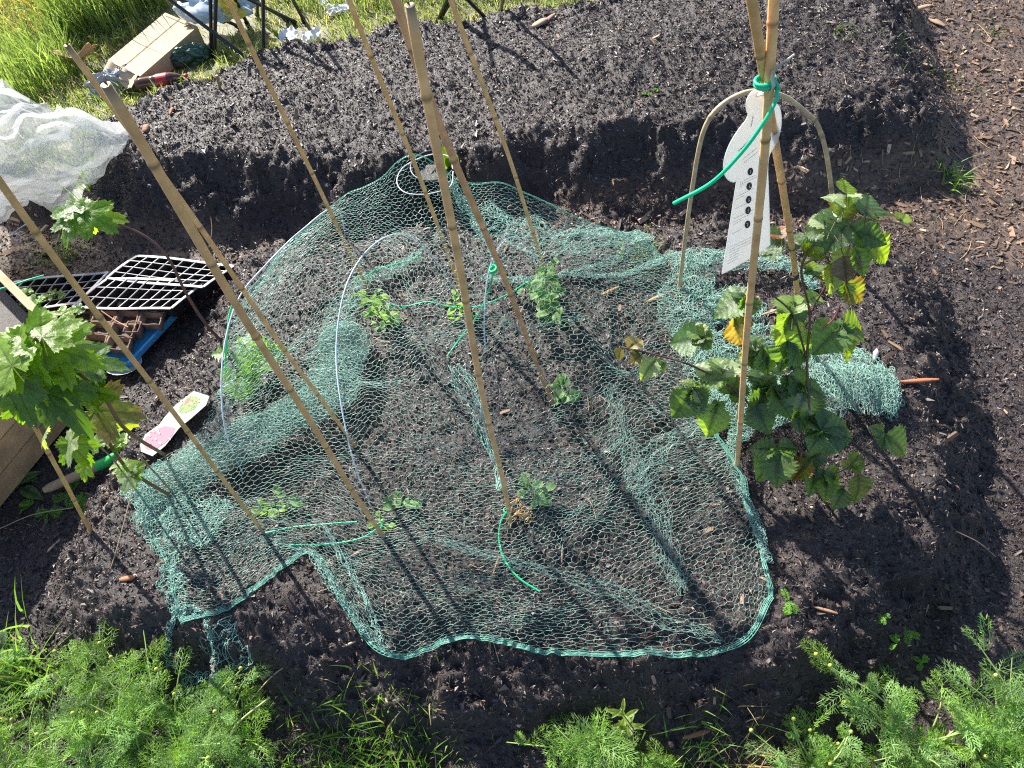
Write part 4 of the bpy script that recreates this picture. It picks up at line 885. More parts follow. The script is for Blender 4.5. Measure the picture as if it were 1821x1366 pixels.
# weed leaves at left, under the planter
b = GG(25, 870); f_ = MB()
for k in range(12):
    a = rng.uniform(-.6, 3.4); put(f_, TN[0], b + rng.normal(0, .01, 3) * [1, 1, 0], (math.cos(a), math.sin(a), .4), (0, 0, 1), rng.uniform(.05, .09), np.array(MG) * rng.uniform(.8, 1.1), 1.2)
tag(f_.build('dock_weed', mLeaf, loc=b), 'dark leafy weed growing in the shade of the planter', 'weed')
# clover-ish weed at lower far left
b = GG(0, 1165); f_ = MB()
for k in range(16):
    a = rng.uniform(0, 6.28); put(f_, TP[0], b + rng.normal(0, .02, 3) * [1, 1, .3], (math.cos(a), math.sin(a), .4), (0, 0, 1), rng.uniform(.02, .035), np.array(DG) * 1.2, 1.1)
tag(f_.build('leafy_weed', mLeaf, loc=b), 'small round leaved weed at the left edge above the mayweed', 'weed')
# long dry straw stalks
def stalk(pts, r, label, col=(.42, .32, .18)):
    P = spline([G(*p) for p in pts], 24); m_ = MB(); m_.tube(P, r, 5, col); tag(m_.build('dry_stalk', mStem, loc=P[0]), label, 'twig', 'long dry stalks')
stalk([(238,860,.06),(215,950,.03),(190,1030,.0),(165,1080,-.03),(148,1120,-.06)], .0011, 'long straight dry stalk slanting down from the net\'s left corner')
stalk([(445,1245,-.08),(500,1190,-.06),(575,1162,-.05)], .0013, 'curved dry stalk rising right of the mayweed')
stalk([(300,1200,-.12),(345,1180,-.10),(395,1168,-.11)], .0012, 'bent dry stalk over the loose net scrap')
stalk([(400,1340,-.1),(420,1290,-.07),(480,1240,-.06)], .0022, 'thick pale seed stalk in the right of the mayweed', (.35, .38, .14))
stalk([(0,940,-.15),(60,915,-.15),(130,903,-.15)], .0012, 'dry stalk lying in the planter\'s shade')
stalk([(345,1185,-.1),(390,1140,-.12),(420,1080,-.08)], .0008, 'thin reddish stalk beside the net\'s tail', (.3, .15, .08))
stalk([(1700,945,-.02),(1740,965,-.03),(1770,990,-.05)], .0013, 'dark twig on the right slope', (.16, .10, .07))
stalk([(375,385,-.1),(377,410,-.12),(372,440,-.14)], .0015, 'short brown twig standing in the back path', (.3, .16, .09))

# bigger wood splinters
def chip(px, py, L, w, ang, col, label):
    p = GG(px, py) + [0, 0, .004]; d = G(px + math.cos(R(ang)) * 10, py - math.sin(R(ang)) * 10, 0) - G(px, py, 0); d /= np.linalg.norm(d); s = np.cross([0, 0, 1], d)
    mb = MB(); u = np.linspace(-.5, .5, 7); top = []
    wv = w * (1 - np.abs(u * 2) ** 3 * .7) * rng.uniform(.8, 1.1, 7)
    for k in (0, 1):
        for sg in (-1, 1): top.append(np.array([p + d * L * a + s * sg * ww * .5 + [0, 0, .0005 + k * .004 + .002 * math.sin(a * 4)] for a, ww in zip(u, wv)]))
    Pg = np.stack([top[0], top[2], top[3], top[1], top[0]]); mb.grid(Pg, col)
    for e_ in (0, -1): mb.add([top[0][e_], top[2][e_], top[3][e_], top[1][e_]], [[0, 1, 2, 3]], col)
    tag(mb.build('wood_splinter', mChip, loc=p), label, 'wood splinter', 'large wood splinters on the soil')
chip(1085, 524, .05, .008, 22, (.36, .24, .13), 'tan wood splinter behind the tallest pea plant')
chip(1165, 533, .05, .009, 20, (.40, .26, .14), 'tan wood splinter touching the right net bunch')
chip(1632, 680, .085, .010, 2, (.34, .12, .06), 'reddish bark splinter right of the heaped net')
chip(228, 1030, .035, .012, 8, (.35, .14, .07), 'orange red bark scrap on the bottom left soil')
chip(883, 1010, .045, .004, 70, (.30, .17, .10), 'thin brown splinter beside the curved green tie')
chip(1237, 1308, .055, .010, 15, (.24, .10, .06), 'dark red bark strip at the bottom edge')
chip(640, 985, .04, .006, 28, (.33, .2, .14), 'pinkish splinter near the foot of the thick left cane')
chip(1000, 990, .035, .004, 88, (.28, .16, .10), 'upright looking brown splinter in the front of the net')
chip(1465, 1088, .045, .006, -18, (.28, .16, .10), 'brown splinter on the soil right of the net corner')
chip(960, 45, .06, .03, 25, (.34, .22, .16), 'pale pinkish bark flake at the back edge of the far bed')
chip(975, 38, .07, .02, 35, (.22, .14, .1), 'brown bark flake lying on the pale one at the far bed')
chip(622, 1142, .035, .004, 20, (.5, .38, .25), 'pale splinter poking from the front net fold')
chip(190, 298, .03, .025, 40, (.20, .10, .07), 'curled brown leaf scrap beside the fleece')
chip(262, 232, .03, .025, 70, (.26, .13, .08), 'brown dead leaf at the tip of the fleece')
chip(306, 200, .03, .012, 60, (.4, .13, .06), 'reddish leaf scrap on the edge of the lawn')
chip(1660, 40, .09, .022, -30, (.34, .23, .15), 'pale bark strip on the far right path')
chip(1630, 20, .10, .02, 12, (.30, .20, .13), 'broad pale bark strip at the top of the right path')
chip(1555, 635, .03, .012, 80, (.5, .45, .40), 'small pale stub standing in the heaped net')

# ---------------------------------------------------------------- seed trays
def quad(c4, z): return [G(a, b_, z) for a, b_ in c4]
def para(c):                                        # nearest parallelogram: origin, U, V
    c = [np.array(q) for q in c]; U = ((c[1] - c[0]) + (c[2] - c[3])) / 2; Vv = ((c[3] - c[0]) + (c[2] - c[1])) / 2; o = sum(c) / 4 - U / 2 - Vv / 2; return o, U, Vv
def tray(c4, z, nu, nv, label, depth=.045, rim=(.50, .50, .53), fill=.4):
    o, U, Vv = para(quad(c4, z)); T_ = thing('seed_tray', o - [0, 0, depth], label, 'seed tray', 'black module seed trays')
    rb = MB(); cell = MB(); soil = MB(); up = np.array([0, 0, 1.0])
    lu, lv = np.linalg.norm(U), np.linalg.norm(Vv); g_ = .0017
    wv = lambda a, b_: o + U * a + Vv * b_ + up * (.004 * math.sin(a * 5 + b_ * 3))
    def strip(p, q, w, d):
        d = d / np.linalg.norm(d) * w * .5; rb.box(p - d - up * .002, q - p, 2 * d, up * .0022 * 1.2, rim)
    for i in range(nu + 1):
        w = .008 if i in (0, nu) else g_
        for j in range(nv): strip(wv(i / nu, j / nv), wv(i / nu, (j + 1) / nv), w, U)
    for j in range(nv + 1):
        w = .008 if j in (0, nv) else g_
        for i in range(nu): strip(wv(i / nu, j / nv) - up * .0003, wv((i + 1) / nu, j / nv) - up * .0003, w, Vv)
    for i in range(nu):
        for j in range(nv):
            c = [wv((i + a) / nu, (j + b_) / nv) - up * .002 for a, b_ in ((0, 0), (1, 0), (1, 1), (0, 1))]; m_ = sum(c) / 4
            bt = [m_ + (q - m_) * .6 - up * depth for q in c]
            for k in range(4): cell.add([c[k], c[(k + 1) % 4], bt[(k + 1) % 4], bt[k]], [[0, 1, 2, 3]], (.03, .025, .024))
            cell.add(bt, [[0, 1, 2, 3]], (.03, .025, .024))
            f = rng.uniform(.45, .85) if rng.random() < fill else .85; lv_ = [q * 1 for q in [m_ + (q - m_) * (1 - .4 * f) - up * depth * f for q in c]]
            soil.add(lv_, [[0, 1, 2, 3]], np.array((.05, .04, .035)) * rng.uniform(.6, 1.8))
    cell.build('cell_block', mPlasticBlack, T_, smooth=False); rb.build('rim', mLabel, T_, smooth=False); soil.build('soil_plugs', mGround, T_, smooth=False)
    return o, U, Vv
ZT = -.085
tray([(238,455),(420,471),(356,512),(196,494)], ZT + .004, 8, 4, 'farthest module seed tray, overlapping the path chips')
tray([(191,496),(362,499),(306,550),(129,545)], ZT, 9, 3, 'front module seed tray, lying on the blue tray')
tray([(25,500),(190,484),(142,538),(-30,560)], ZT - .002, 8, 4, 'leftmost module seed tray beside the wooden planter', fill=.8)
# blue tray
o, U, Vv = para(quad([(30,516),(350,530),(226,649),(-90,636)], -.145)); up = np.array([0, 0, 1.0])
bt = thing('blue_tray', o, 'bright blue shallow tray under the seed trays and fibre pots', 'tray'); mb = MB()
mb.box(o, U, Vv, up * .004, (.06, .40, .78)); mb.build('tray_base', mTie, bt, smooth=False); mb = MB()
lu, lv = U / np.linalg.norm(U) * .008, Vv / np.linalg.norm(Vv) * .008
mb.box(o + U + [0, 0, .0005], lu, Vv, up * .016, (.08, .44, .80)); mb.box(o + Vv + [0, 0, .0005], U, lv, up * .016, (.08, .44, .80)); mb.box(o - lv + [0, 0, .0005], U, lv, up * .016, (.08, .44, .80)); mb.build('tray_rim', mTie, bt, smooth=False)
# pale plastic lip under the blue tray's near corner
mb = MB(); c = G(222, 650, -.15); th = np.linspace(0, 2 * math.pi, 25)
mb.grid(np.array([[[c[0] + .05 * k * math.cos(a), c[1] + .035 * k * math.sin(a), c[2] + .004 * (k > .9) + .002] for a in th] for k in (.01, .5, .9, 1.0, 1.02)]), (.62, .62, .62))
tag(mb.build('grey_disc', mLabel, loc=c), 'pale grey plastic lid peeping out below the blue tray corner', 'lid')
# fibre pots
def fcell(mb, so, c, a, b_, h, thick=.004):
    cor = [c - a / 2 - b_ / 2, c + a / 2 - b_ / 2, c + a / 2 + b_ / 2, c - a / 2 + b_ / 2]; n = 24; out = []; inn = []
    for lvl, sc in ((0, .62), (.5, .82), (1, 1.0)):
        ringO = []; 
        for k in range(n + 1):
            t = k / n * 4; i = int(t) % 4; f = t - int(t); q = cor[i] * (1 - f) + cor[(i + 1) % 4] * f; v = q - c; q = c + v * sc * (1 - .10 * (abs(f - .5) < .5) * 0)
            q = q + up * (h * lvl + (.006 * vnoise(q[0] * 40, q[1] * 40, 1, 90) if lvl == 1 else 0)) + rng.normal(0, .0006, 3); ringO.append(q)
        ringO[-1] = ringO[0]; out.append(ringO)
    inner = [[c + (q - c) * np.array([.88, .88, 1]) for q in r] for r in out]
    G_ = np.array(out + inner[::-1][:]); mb.grid(G_, (.22, .15, .11))
    mm_ = np.array(inner[1]); so.grid(np.stack([mm_, np.tile(c + up * h * .5, (n + 1, 1))]), (.05, .035, .03))
o, U, Vv = para(quad([(85,545),(260,560),(262,612),(130,625)], -.10)); o[2] = -.14
ft = thing('fibre_pot_tray', o, 'crumbling brown fibre pot strip with weeds sitting on the blue tray', 'pot tray'); mb = MB(); so = MB()
o2, U2, V2 = para(quad([(50,518),(312,545),(264,622),(30,618)], -.11)); o2[2] = -.139
for i in range(6):
    for j in range(4):
        if (i, j) in ((5, 2), (5, 3)): continue
        fcell(mb, so, o2 + U2 * (i + .5) / 6 + V2 * (j + .5) / 4, U2 / 6 * .98, V2 / 4 * .98, .038)
mb.build('fibre_cups', mFibre, ft); so.build('soil_plugs', mGround, ft)
c = G(247, 595, -.135); c[2] = -.139; a = U2 / np.linalg.norm(U2) * .045; b_ = V2 / np.linalg.norm(V2) * .04
fp = thing('fibre_pot', c, 'single square brown fibre pot at the edge of the blue tray', 'plant pot', None); mb = MB(); so = MB(); fcell(mb, so, c, a, b_, .04); mb.build('pot_wall', mFibre, fp); so.build('soil_plugs', mGround, fp)
# seedlings in the tray
def tuft(px, py, n, L, col, label, z=-.10):
    b = G(px, py, z); T_ = MB()
    for k in range(n):
        a = rng.uniform(0, 6.28); o = b + rng.normal(0, .014, 3) * [1, 1, .3] + [0, 0, .012]; put(T_, TT if k % 2 else TP[0], o, (math.cos(a), math.sin(a), .4), (0, 0, 1), L * rng.uniform(.6, 1.2), np.array(col) * rng.uniform(.8, 1.2), 1.1)
        T_.tube(spline([b, o], 4), .0009, 4, (.2, .3, .1))
    tag(T_.build('seedling', mLeaf, loc=b), label, 'seedling', 'seedlings in the trays')
tuft(58, 535, 22, .026, (.14, .26, .05), 'leafy green seedling clump nearest the planter rim'); tuft(102, 530, 12, .022, (.2, .34, .05), 'bright seedling in the leftmost seed tray'); tuft(70, 552, 14, .022, (.16, .3, .05), 'seedling clump in the brown fibre strip')
tuft(138, 557, 10, .02, (.13, .22, .08), 'grey green seedling beside the orange stick'); tuft(152, 583, 6, .014, YG, 'yellow seedling at the tip of the orange stick')
mb = MB(); P0 = G(112, 550, -.05); P1 = G(142, 582, -.09); mb.tube(spline([P0, P1], 10), .0042, 6, (.62, .13, .02)); tag(mb.build('orange_label_stick', mTie, loc=P1), 'bright orange plant marker stick in the fibre pots', 'plant marker')
mb = MB(); mb.tube(spline([G(180, 553, -.06), G(205, 570, -.07), G(228, 582, -.07)], 10), .002, 5, (.35, .16, .10)); tag(mb.build('brown_twig', mStem, loc=G(205, 570, -.07)), 'reddish twig lying over the fibre pots', 'twig')

# ---------------------------------------------------------------- wooden planter at left
bc = G(188, 672, -.15); tc = V(97, 603, bc[0], bc[1]); hp = tc[2] - bc[2]
e1 = G(0, 505, tc[2]) - tc; e1[2] = 0; e1 /= np.linalg.norm(e1); e2 = G(35, 868, -.16) - bc; e2[2] = 0; e2 /= np.linalg.norm(e2)
pl = thing('wooden_planter', bc, 'open weathered wooden planter box cut by the left picture edge', 'planter')
th_ = .022; L1, L2 = .75, .55
tan = (.42, .28, .16); n1 = np.cross([0, 0, 1.0], e1); n1 *= -1 if n1.dot(e2) > 0 else 1
nd = MB(); nd.box(bc, e1 * L1, e2 * th_, up * hp, tan); nd.build('back_board', mWood, pl, smooth=False)
for k in range(3):
    nd = MB(); h0 = hp / 3; nd.box(bc + e2 * th_ + up * (h0 * k + .001) - e1 * 0, e2 * (L2 - .0), e1 * th_, up * (h0 - .004), np.array((.44, .27, .14)) * (1, 1.1, 1.25)[k]); nd.build('side_board', mWood, pl, smooth=False)
nd = MB(); nd.box(bc + e2 * L2, e1 * L1, e2 * th_, up * hp, tan); nd.build('front_board', mWood, pl, smooth=False)
nd = MB(); nd.box(bc + e1 * .03 + e2 * .03, e1 * (L1 - .05), e2 * (L2 - .04), up * hp * .35, (.05, .04, .035)); nd.build('soil_fill', mGround, pl, smooth=False)
# stick / tool with green collar
p0 = G(78, 872, -.13); p1 = G(205, 815, -.13); mb = MB(); P = spline([p0, p1], 16); tl = thing('hand_tool', p0, 'round wooden tool handle with a bright green collar lying by the planter', 'garden tool')
r = np.full(16, .0115); r[0] = .007; r[1] = .0105; mb.tube(P, r, 12, (.42, .28, .17)); mb.build('handle', mWood, tl)
mb = MB(); d = (p1 - p0) / np.linalg.norm(p1 - p0); q = P[11]; mb.tube(spline([q + [0, 0, .001], q + d * .03, q + d * .045 + [0, 0, .008], q + d * .06 + [0, 0, .014]], 14), np.array([.0135] * 8 + [.011, .010, .009, .008, .007, .006]), 10, (.05, .60, .12)); mb.build('collar', mTie, tl)

# cardboard plant label (pink and green)
lb = [(350,703),(378,712),(372,728),(345,752),(325,768),(300,800),(278,818),(258,810),(256,798),(265,780),(290,762),(300,748),(318,728)]
P = np.array([G(a, b_, .0) for a, b_ in lb]); cen = P.mean(0); T_ = thing('card_label', GG(315, 760), 'pink and pale green printed card label lying at the left edge of the net', 'plant label')
zc = max(gz(p[0], p[1]) for p in P) + .004; mb = MB()
top = P.copy(); top[:, 2] = zc; bot = top - [0, 0, .0012]; n = len(P); cc_ = np.vstack([top, [cen[0], cen[1], zc]]); mb.add(cc_, [[(k + 1) % n, k, n] for k in range(n)], (.50, .52, .47))
mb.add(np.vstack([bot, top]), [[k, (k + 1) % n, n + (k + 1) % n, n + k] for k in range(n)], (.7, .7, .66)); mb.build('card', mPaper, T_, smooth=False)
def patch(pxs, z, col, name, par, mt=mPrint):
    Q = np.array([G(a, b_, 0) for a, b_ in pxs]); Q[:, 2] = z; c = Q.mean(0); k_ = len(Q); m_ = MB(); m_.add(np.vstack([Q, c]), [[(k + 1) % k_, k, k_] for k in range(k_)], col); return m_.build(name, mt, par, smooth=False)
patch([(266,785),(280,772),(300,765),(318,768),(314,780),(300,795),(284,806),(268,806),(261,798)], zc + .0006, (.46, .20, .25), 'pink_print', T_)
patch([(345,710),(362,716),(352,735),(335,742),(322,740),(330,725)], zc + .0006, (.24, .36, .13), 'green_print', T_)
patch([(338,716),(345,714),(342,722),(333,728)], zc + .0009, (.46, .16, .2), 'pink_print', T_)

for k in range(26):
    a_, b_ = random.uniform(325, 362), random.uniform(712, 740); s_ = random.uniform(1.5, 4)
    if k > 16: a_, b_ = random.uniform(272, 308), random.uniform(772, 798)
    patch([(a_ - s_, b_), (a_, b_ - s_ * .7), (a_ + s_, b_), (a_ + s_ * .4, b_ + s_)], zc + .0012 + k * .00001, random.choice([(.5, .2, .22), (.5, .5, .3), (.2, .32, .1), (.55, .5, .45)]) if k <= 16 else (.56, .3, .34), 'print_fleck', T_)
# white hanging label
lt = V(1345, 165, *(xB[:2] + [0, .004])); lbm = V(1322, 480, *(xB[:2] + [0, .03]))
outline = [(1340,160),(1328,175),(1326,195),(1332,208),(1312,232),(1294,262),(1285,295),(1290,318),(1304,326),(1310,322),(1298,400),(1284,488),(1300,480),(1350,450),(1370,436),(1368,350),(1365,280),(1378,262),(1389,235),(1391,205),(1385,185),(1372,180),(1362,172),(1352,160)]
def chaikin(P, keep):
    out = []; n = len(P)
    for i in range(n):
        a, b_ = P[i], P[(i + 1) % n]
        ka, kb = a in keep, b_ in keep
        out.append(a if ka else (a[0] * .75 + b_[0] * .25, a[1] * .75 + b_[1] * .25))
        if not kb: out.append((a[0] * .25 + b_[0] * .75, a[1] * .25 + b_[1] * .75))
    return out
_keep = {(1284, 488), (1300, 480), (1350, 450), (1370, 436), (1310, 322)}
outline = chaikin(chaikin(outline, _keep), _keep)
def lplane(px, py):                                 # the label's own tilted plane
    n_ = np.array([.28, -1, .12]); n_ = n_ / np.linalg.norm(n_); d = ray(px, py); p0_ = xB + np.array([0, .020, -.12]); return CAM + d * ((p0_ - CAM).dot(n_) / d.dot(n_)), n_
T_ = thing('plant_label', xB, 'white hanging plant care label with five round icons, strapped to the crossing canes', 'plant label'); mb = MB()
LP = [lplane(a, b_) for a, b_ in outline]; nl = LP[0][1]; A = np.array([p for p, _ in LP]); n = len(A); B = A + nl * -.0012
import mathutils
tri = mathutils.geometry.tessellate_polygon([[Vector(p) for p in A]])
mb.add(A, [list(t_) for t_ in tri], (.76, .77, .77)); mb.add(B, [list(t_)[::-1] for t_ in tri], (.76, .77, .77)); mb.add(np.vstack([A, B]), [[k, (k + 1) % n, n + (k + 1) % n, n + k] for k in range(n)], (.76, .77, .77)); mb.build('tag_body', mLabel, T_, smooth=False)
fr = -1 if nl.dot(CAM - A[0]) < 0 else 1
def lp(px, py, o=.0018): p, n_ = lplane(px, py); return p + n_ * (o if fr > 0 else -o)
mb = MB()
def lrect(x0, y0, x1, y1, w, col): 
    a, b_ = lp(x0, y0), lp(x1, y1); d = b_ - a; s = np.cross(d, nl); s = s / np.linalg.norm(s) * w / 2; mb.add([a - s, b_ - s, b_ + s, a + s], [[0, 1, 2, 3]], col)
ik = (.10, .10, .11)
for (cx, cy) in [(1333,304),(1331,330),(1330,354),(1329,373),(1328,398)]:
    c = lp(cx, cy); u1 = lp(cx + 5, cy) - c; u2 = lp(cx + 1, cy - 7) - c; th = np.linspace(0, 2 * math.pi, 17)[:-1]; q = [c + u1 * math.cos(a) + u2 * math.sin(a) for a in th] + [c]; mb.add(q, [[k, (k + 1) % 16, 16] for k in range(16)], (.07, .07, .08))
    c2_ = lp(cx, cy, .0024); i_ = int(cy) % 3; du, dv = u1 * .12, u2 * .5
    mb.add([c2_ - du - dv, c2_ + du - dv * .8, c2_ + du + dv, c2_ - du + dv * .8], [[0, 1, 2, 3]], (.6, .6, .62)); c3_ = c2_ + u1 * (.3 - .3 * i_) + u2 * (.25 * i_ - .2); mb.add([c3_ - u1 * .3, c3_ - u2 * .14, c3_ + u1 * .3, c3_ + u2 * .14], [[0, 1, 2, 3]], (.6, .6, .62))
def textline(x0, y0, x1, y1, w, col=(.20, .21, .24)):
    t = 0
    while t < 1:
        l = rng.uniform(.04, .12); e_ = min(1, t + l); lrect(x0 + (x1 - x0) * t, y0 + (y1 - y0) * t, x0 + (x1 - x0) * e_, y0 + (y1 - y0) * e_, w, col); t = e_ + .025
for k, (yy, x0, x1) in enumerate([(322,1314,1342),(326,1314,1345),(330,1314,1322),(346,1310,1340),(352,1308,1322),(368,1306,1340),(386,1304,1338),(392,1303,1336),(397,1302,1318),(413,1301,1320),(436,1298,1342),(441,1297,1342),(446,1296,1340),(451,1296,1315),(456,1295,1312),(461,1294,1312),(466,1293,1312)]):
    textline(x0, yy + 2, x1, yy - (x1 - x0) * .42, .0007)
for k in range(4): textline(1372, 262 + k * 5, 1383, 254 + k * 5, .0006)
textline(1334, 225, 1338, 205, .0014); textline(1312, 268, 1332, 248, .0022, (.25, .26, .3)); textline(1320, 282, 1345, 262, .0008); textline(1322, 288, 1345, 270, .0008)
mb.build('printed_text', mPrint, T_, smooth=False)
mb = MB(); P = spline([lp(1345, 168), xB + [.004, -.016, .004], V(1375, 128, *(xB[:2] + [.0, -.01])), V(1413, 97, *(xB[:2] + [.0, -.01]))], 14)
T2 = np.gradient(P, axis=0); s = np.cross(T2, nl + [0, 0, .4]); s /= np.linalg.norm(s, axis=1)[:, None]; w = np.linspace(.010, .003, 14)[:, None] * .3
nrm_ = np.cross(T2, s); nrm_ /= np.linalg.norm(nrm_, axis=1)[:, None]
mb.grid(np.stack([P - s * w, P - s * w + nrm_ * .001, P + s * w + nrm_ * .001, P + s * w, P - s * w], 0), (.62, .64, .62)); mb.build('strap', mLabel, T_)

# ---------------------------------------------------------------- fleece pile
o, U, Vv = para(quad([(-120, 130), (190, 190), (190, 330), (-150, 390)], .0))
fl = [[(-150,150,.10),(-60,150,.14),(20,165,.16),(70,195,.12),(130,215,.06),(170,230,.05)],
      [(-150,200,.12),(-60,195,.2),(30,205,.18),(90,235,.14),(150,212,.12),(205,240,.02)],
      [(-150,260,.12),(-60,250,.2),(30,255,.16),(95,265,.12),(165,255,.10),(255,240,.0)],
      [(-150,300,.1),(-60,300,.16),(30,300,.12),(90,300,.09),(150,290,.06),(235,258,.0)],
      [(-150,350,.04),(-60,350,.08),(30,335,.07),(75,325,.05),(130,320,.02),(180,295,.0)],
      [(-150,400,-.08),(-60,390,-.08),(0,378,-.08),(50,360,-.06),(100,365,-.07),(150,325,-.06)]]
ef = bicubic([[G(*p) for p in r] for r in fl]); s, t = np.meshgrid(np.linspace(0, 1, 300), np.linspace(0, 1, 260), indexing='ij')
for lay in range(2):
    P = ef(s.ravel(), t.ravel()); a = P[:, 0] * .8 + P[:, 1] * .6; b_ = -P[:, 0] * .6 + P[:, 1] * .8
    wx = vnoise(P[:, 0], P[:, 1], .15, 90 + lay) * .06
    fo_ = .034 * (1 - 2.6 * np.abs(vnoise(a * .5 + wx * 1.5, b_ * 1.2 + wx, .11, 91 + lay))).clip(-.4, 1) + .016 * (1 - 3 * np.abs(vnoise(a * .6 + wx, b_ * 1.6 - wx, .07, 92 + lay))).clip(-.3, 1) + .0035 * (1 - 3 * np.abs(vnoise(a * .8, b_ * 1.5 + wx, .03, 93 + lay))).clip(-.3, 1)
    P[:, 2] += fo_ - lay * .02; P[:, 2] = np.maximum(P[:, 2], ground(P[:, 0], P[:, 1]) + .006)
    if lay == 0: flm = thing('insect_mesh', G(40, 300, -.1), 'crumpled heap of fine white insect mesh at the left edge', 'fleece')
    mb = MB(); mb.grid(P.reshape(300, 260, 3), (.74, .75, .75)); mb.build('mesh_layer', mFleece, flm)
mb = MB(); P = ef(np.linspace(0, 1, 170), np.full(170, .0)); P[:, 2] += .004; mb.tube(spline([G(-60,150,.14), G(0,162,.16), G(50,190,.13), G(90,212,.09), G(125,252,.08), G(150,280,.05)], 40), .003, 5, (.8, .8, .8)); mb.build('seam', mFleece, flm)

# ---------------------------------------------------------------- things on the lawn
LZ = -.05
def lg(px, py, z=LZ): return G(px, py, z)
# carton
top = [(184,117),(302,20),(344,57),(256,126)]
o, U, Vv = para([lg(a, b_, .01) for a, b_ in [(184,117),(300,14),(345,56),(256,126)]]); kd = (.52, .38, .24)
cr = thing('cardboard_carton', o - [0, 0, .06], 'flattened brown cardboard carton lying on the lawn with torn end flaps', 'cardboard box'); mb = MB()
mb.box(o - [0, 0, .062], U, Vv, up * .062, kd); 
mb.build('carton_body', mPaper, cr, smooth=False)
mb = MB(); 
for k, (f0, f1) in enumerate(((0.02, .48), (.52, .98))):
    p0_, p1_ = o + Vv * f0, o + Vv * f1; dd = -U / np.linalg.norm(U) * .05
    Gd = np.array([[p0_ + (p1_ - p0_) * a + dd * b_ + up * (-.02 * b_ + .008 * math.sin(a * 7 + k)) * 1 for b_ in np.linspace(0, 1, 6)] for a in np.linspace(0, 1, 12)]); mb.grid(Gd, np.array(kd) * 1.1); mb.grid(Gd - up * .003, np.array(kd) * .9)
mb.build('end_flap', mPaper, cr)
mb = MB(); mb.box(o + U * 0 + Vv * .46 + up * .0012, U, Vv * .012, up * .0008, (.25, .16, .09)); mb.box(o + U * .95 + Vv * .1 + up * .0012, U * .01, Vv * .8, up * .0008, (.25, .16, .09)); mb.build('flap_seam', mPrint, cr, smooth=False)
def crumple(name, c, rx, ry, rz, col, mt, label, cat, rough=.35, seed=0, sub=40, colf=None, yaw=0, grp=None):
    th = np.linspace(0, 2 * math.pi, sub * 2 + 1); ph = np.linspace(0.001, math.pi - .001, sub); A, B = np.meshgrid(ph, th, indexing='ij')
    x = np.sin(A) * np.cos(B); y = np.sin(A) * np.sin(B); z = np.cos(A)
    def n3(s_, sd): return vnoise(x * 3 + z * 2 + 9, y * 3 - z + 9, s_, sd)
    k = 1 + rough * (1 - 2.4 * np.abs(n3(1.1, 100 + seed))) + rough * .5 * (1 - 2.4 * np.abs(n3(.5, 101 + seed))) + .2 * rough * n3(.22, 102 + seed)
    X_ = x * k * rx; Y_ = y * k * ry; Z_ = np.maximum(z * k * rz, -rz * .6)
    cy, sy = math.cos(yaw), math.sin(yaw); P = np.stack([c[0] + X_ * cy - Y_ * sy, c[1] + X_ * sy + Y_ * cy, c[2] + rz * .6 + Z_], -1); P[:, -1] = P[:, 0]
    cc_ = np.tile(np.array(col, float), P.shape[:2] + (1,))
    if colf: cc_ = colf(P, cc_)
    mb = MB(); mb.grid(P, cc_); o = mb.build(name, mt, loc=c); return tag(o, label, cat, grp)
cbag = G(388, 22, .02)
crumple('plastic_bag', cbag, .115, .075, .05, (.50, .60, .68), mFilm, 'crumpled pale blue plastic compost sack on the carton', 'plastic bag', .28, 1, 56, yaw=-.3, colf=lambda P, c: np.where((np.hypot(P[..., 0] - G(410, 12, .08)[0], (P[..., 1] - G(410, 12, .08)[1])) < .05)[..., None], np.array((.75, .62, .08)), c))
crumple('green_bag', lg(342, 110), .062, .03, .035, (.035, .10, .07), mFilm, 'dark green crumpled plastic sheet in front of the carton', 'plastic sheet', .2, 4, yaw=.2)
crumple('grey_film', lg(212, 156), .075, .045, .035, (.35, .37, .40), mFilm, 'crumpled clear grey plastic film under the carton flap', 'plastic film', .4, 6, yaw=.1)
for (x, y, rx, ry, sd, lab) in [(516, 71, .035, .035, 7, 'white paper scrap on the grass, left one of the close pair'), (556, 72, .04, .028, 8, 'torn white paper scrap with a notch, right of the round one'), (578, 8, .02, .03, 9, 'white paper scrap at the top edge of the lawn'), (602, 24, .045, .022, 10, 'greyish crumpled film scrap in the grass at the top edge')]:
    b = lg(x, y); u, v = np.meshgrid(np.linspace(-1, 1, 18), np.linspace(-1, 1, 18), indexing='ij'); rr = np.hypot(u, v); k = 1 / np.maximum(1, rr * (1 + .25 * vnoise(u * 5, v * 5, 2, sd)))
    P = np.stack([b[0] + u * k * rx, b[1] + v * k * ry, b[2] + .020 + .008 * vnoise(u * 4, v * 4, 1.3, sd + 20) + .006 * v], -1); mb = MB(); mb.grid(P, (.78, .78, .80)); mb.grid(P - [0, 0, .0012], (.78, .78, .80)); tag(mb.build('paper_scrap', mPaper, loc=b), lab, 'paper scrap', 'paper scraps on the lawn')
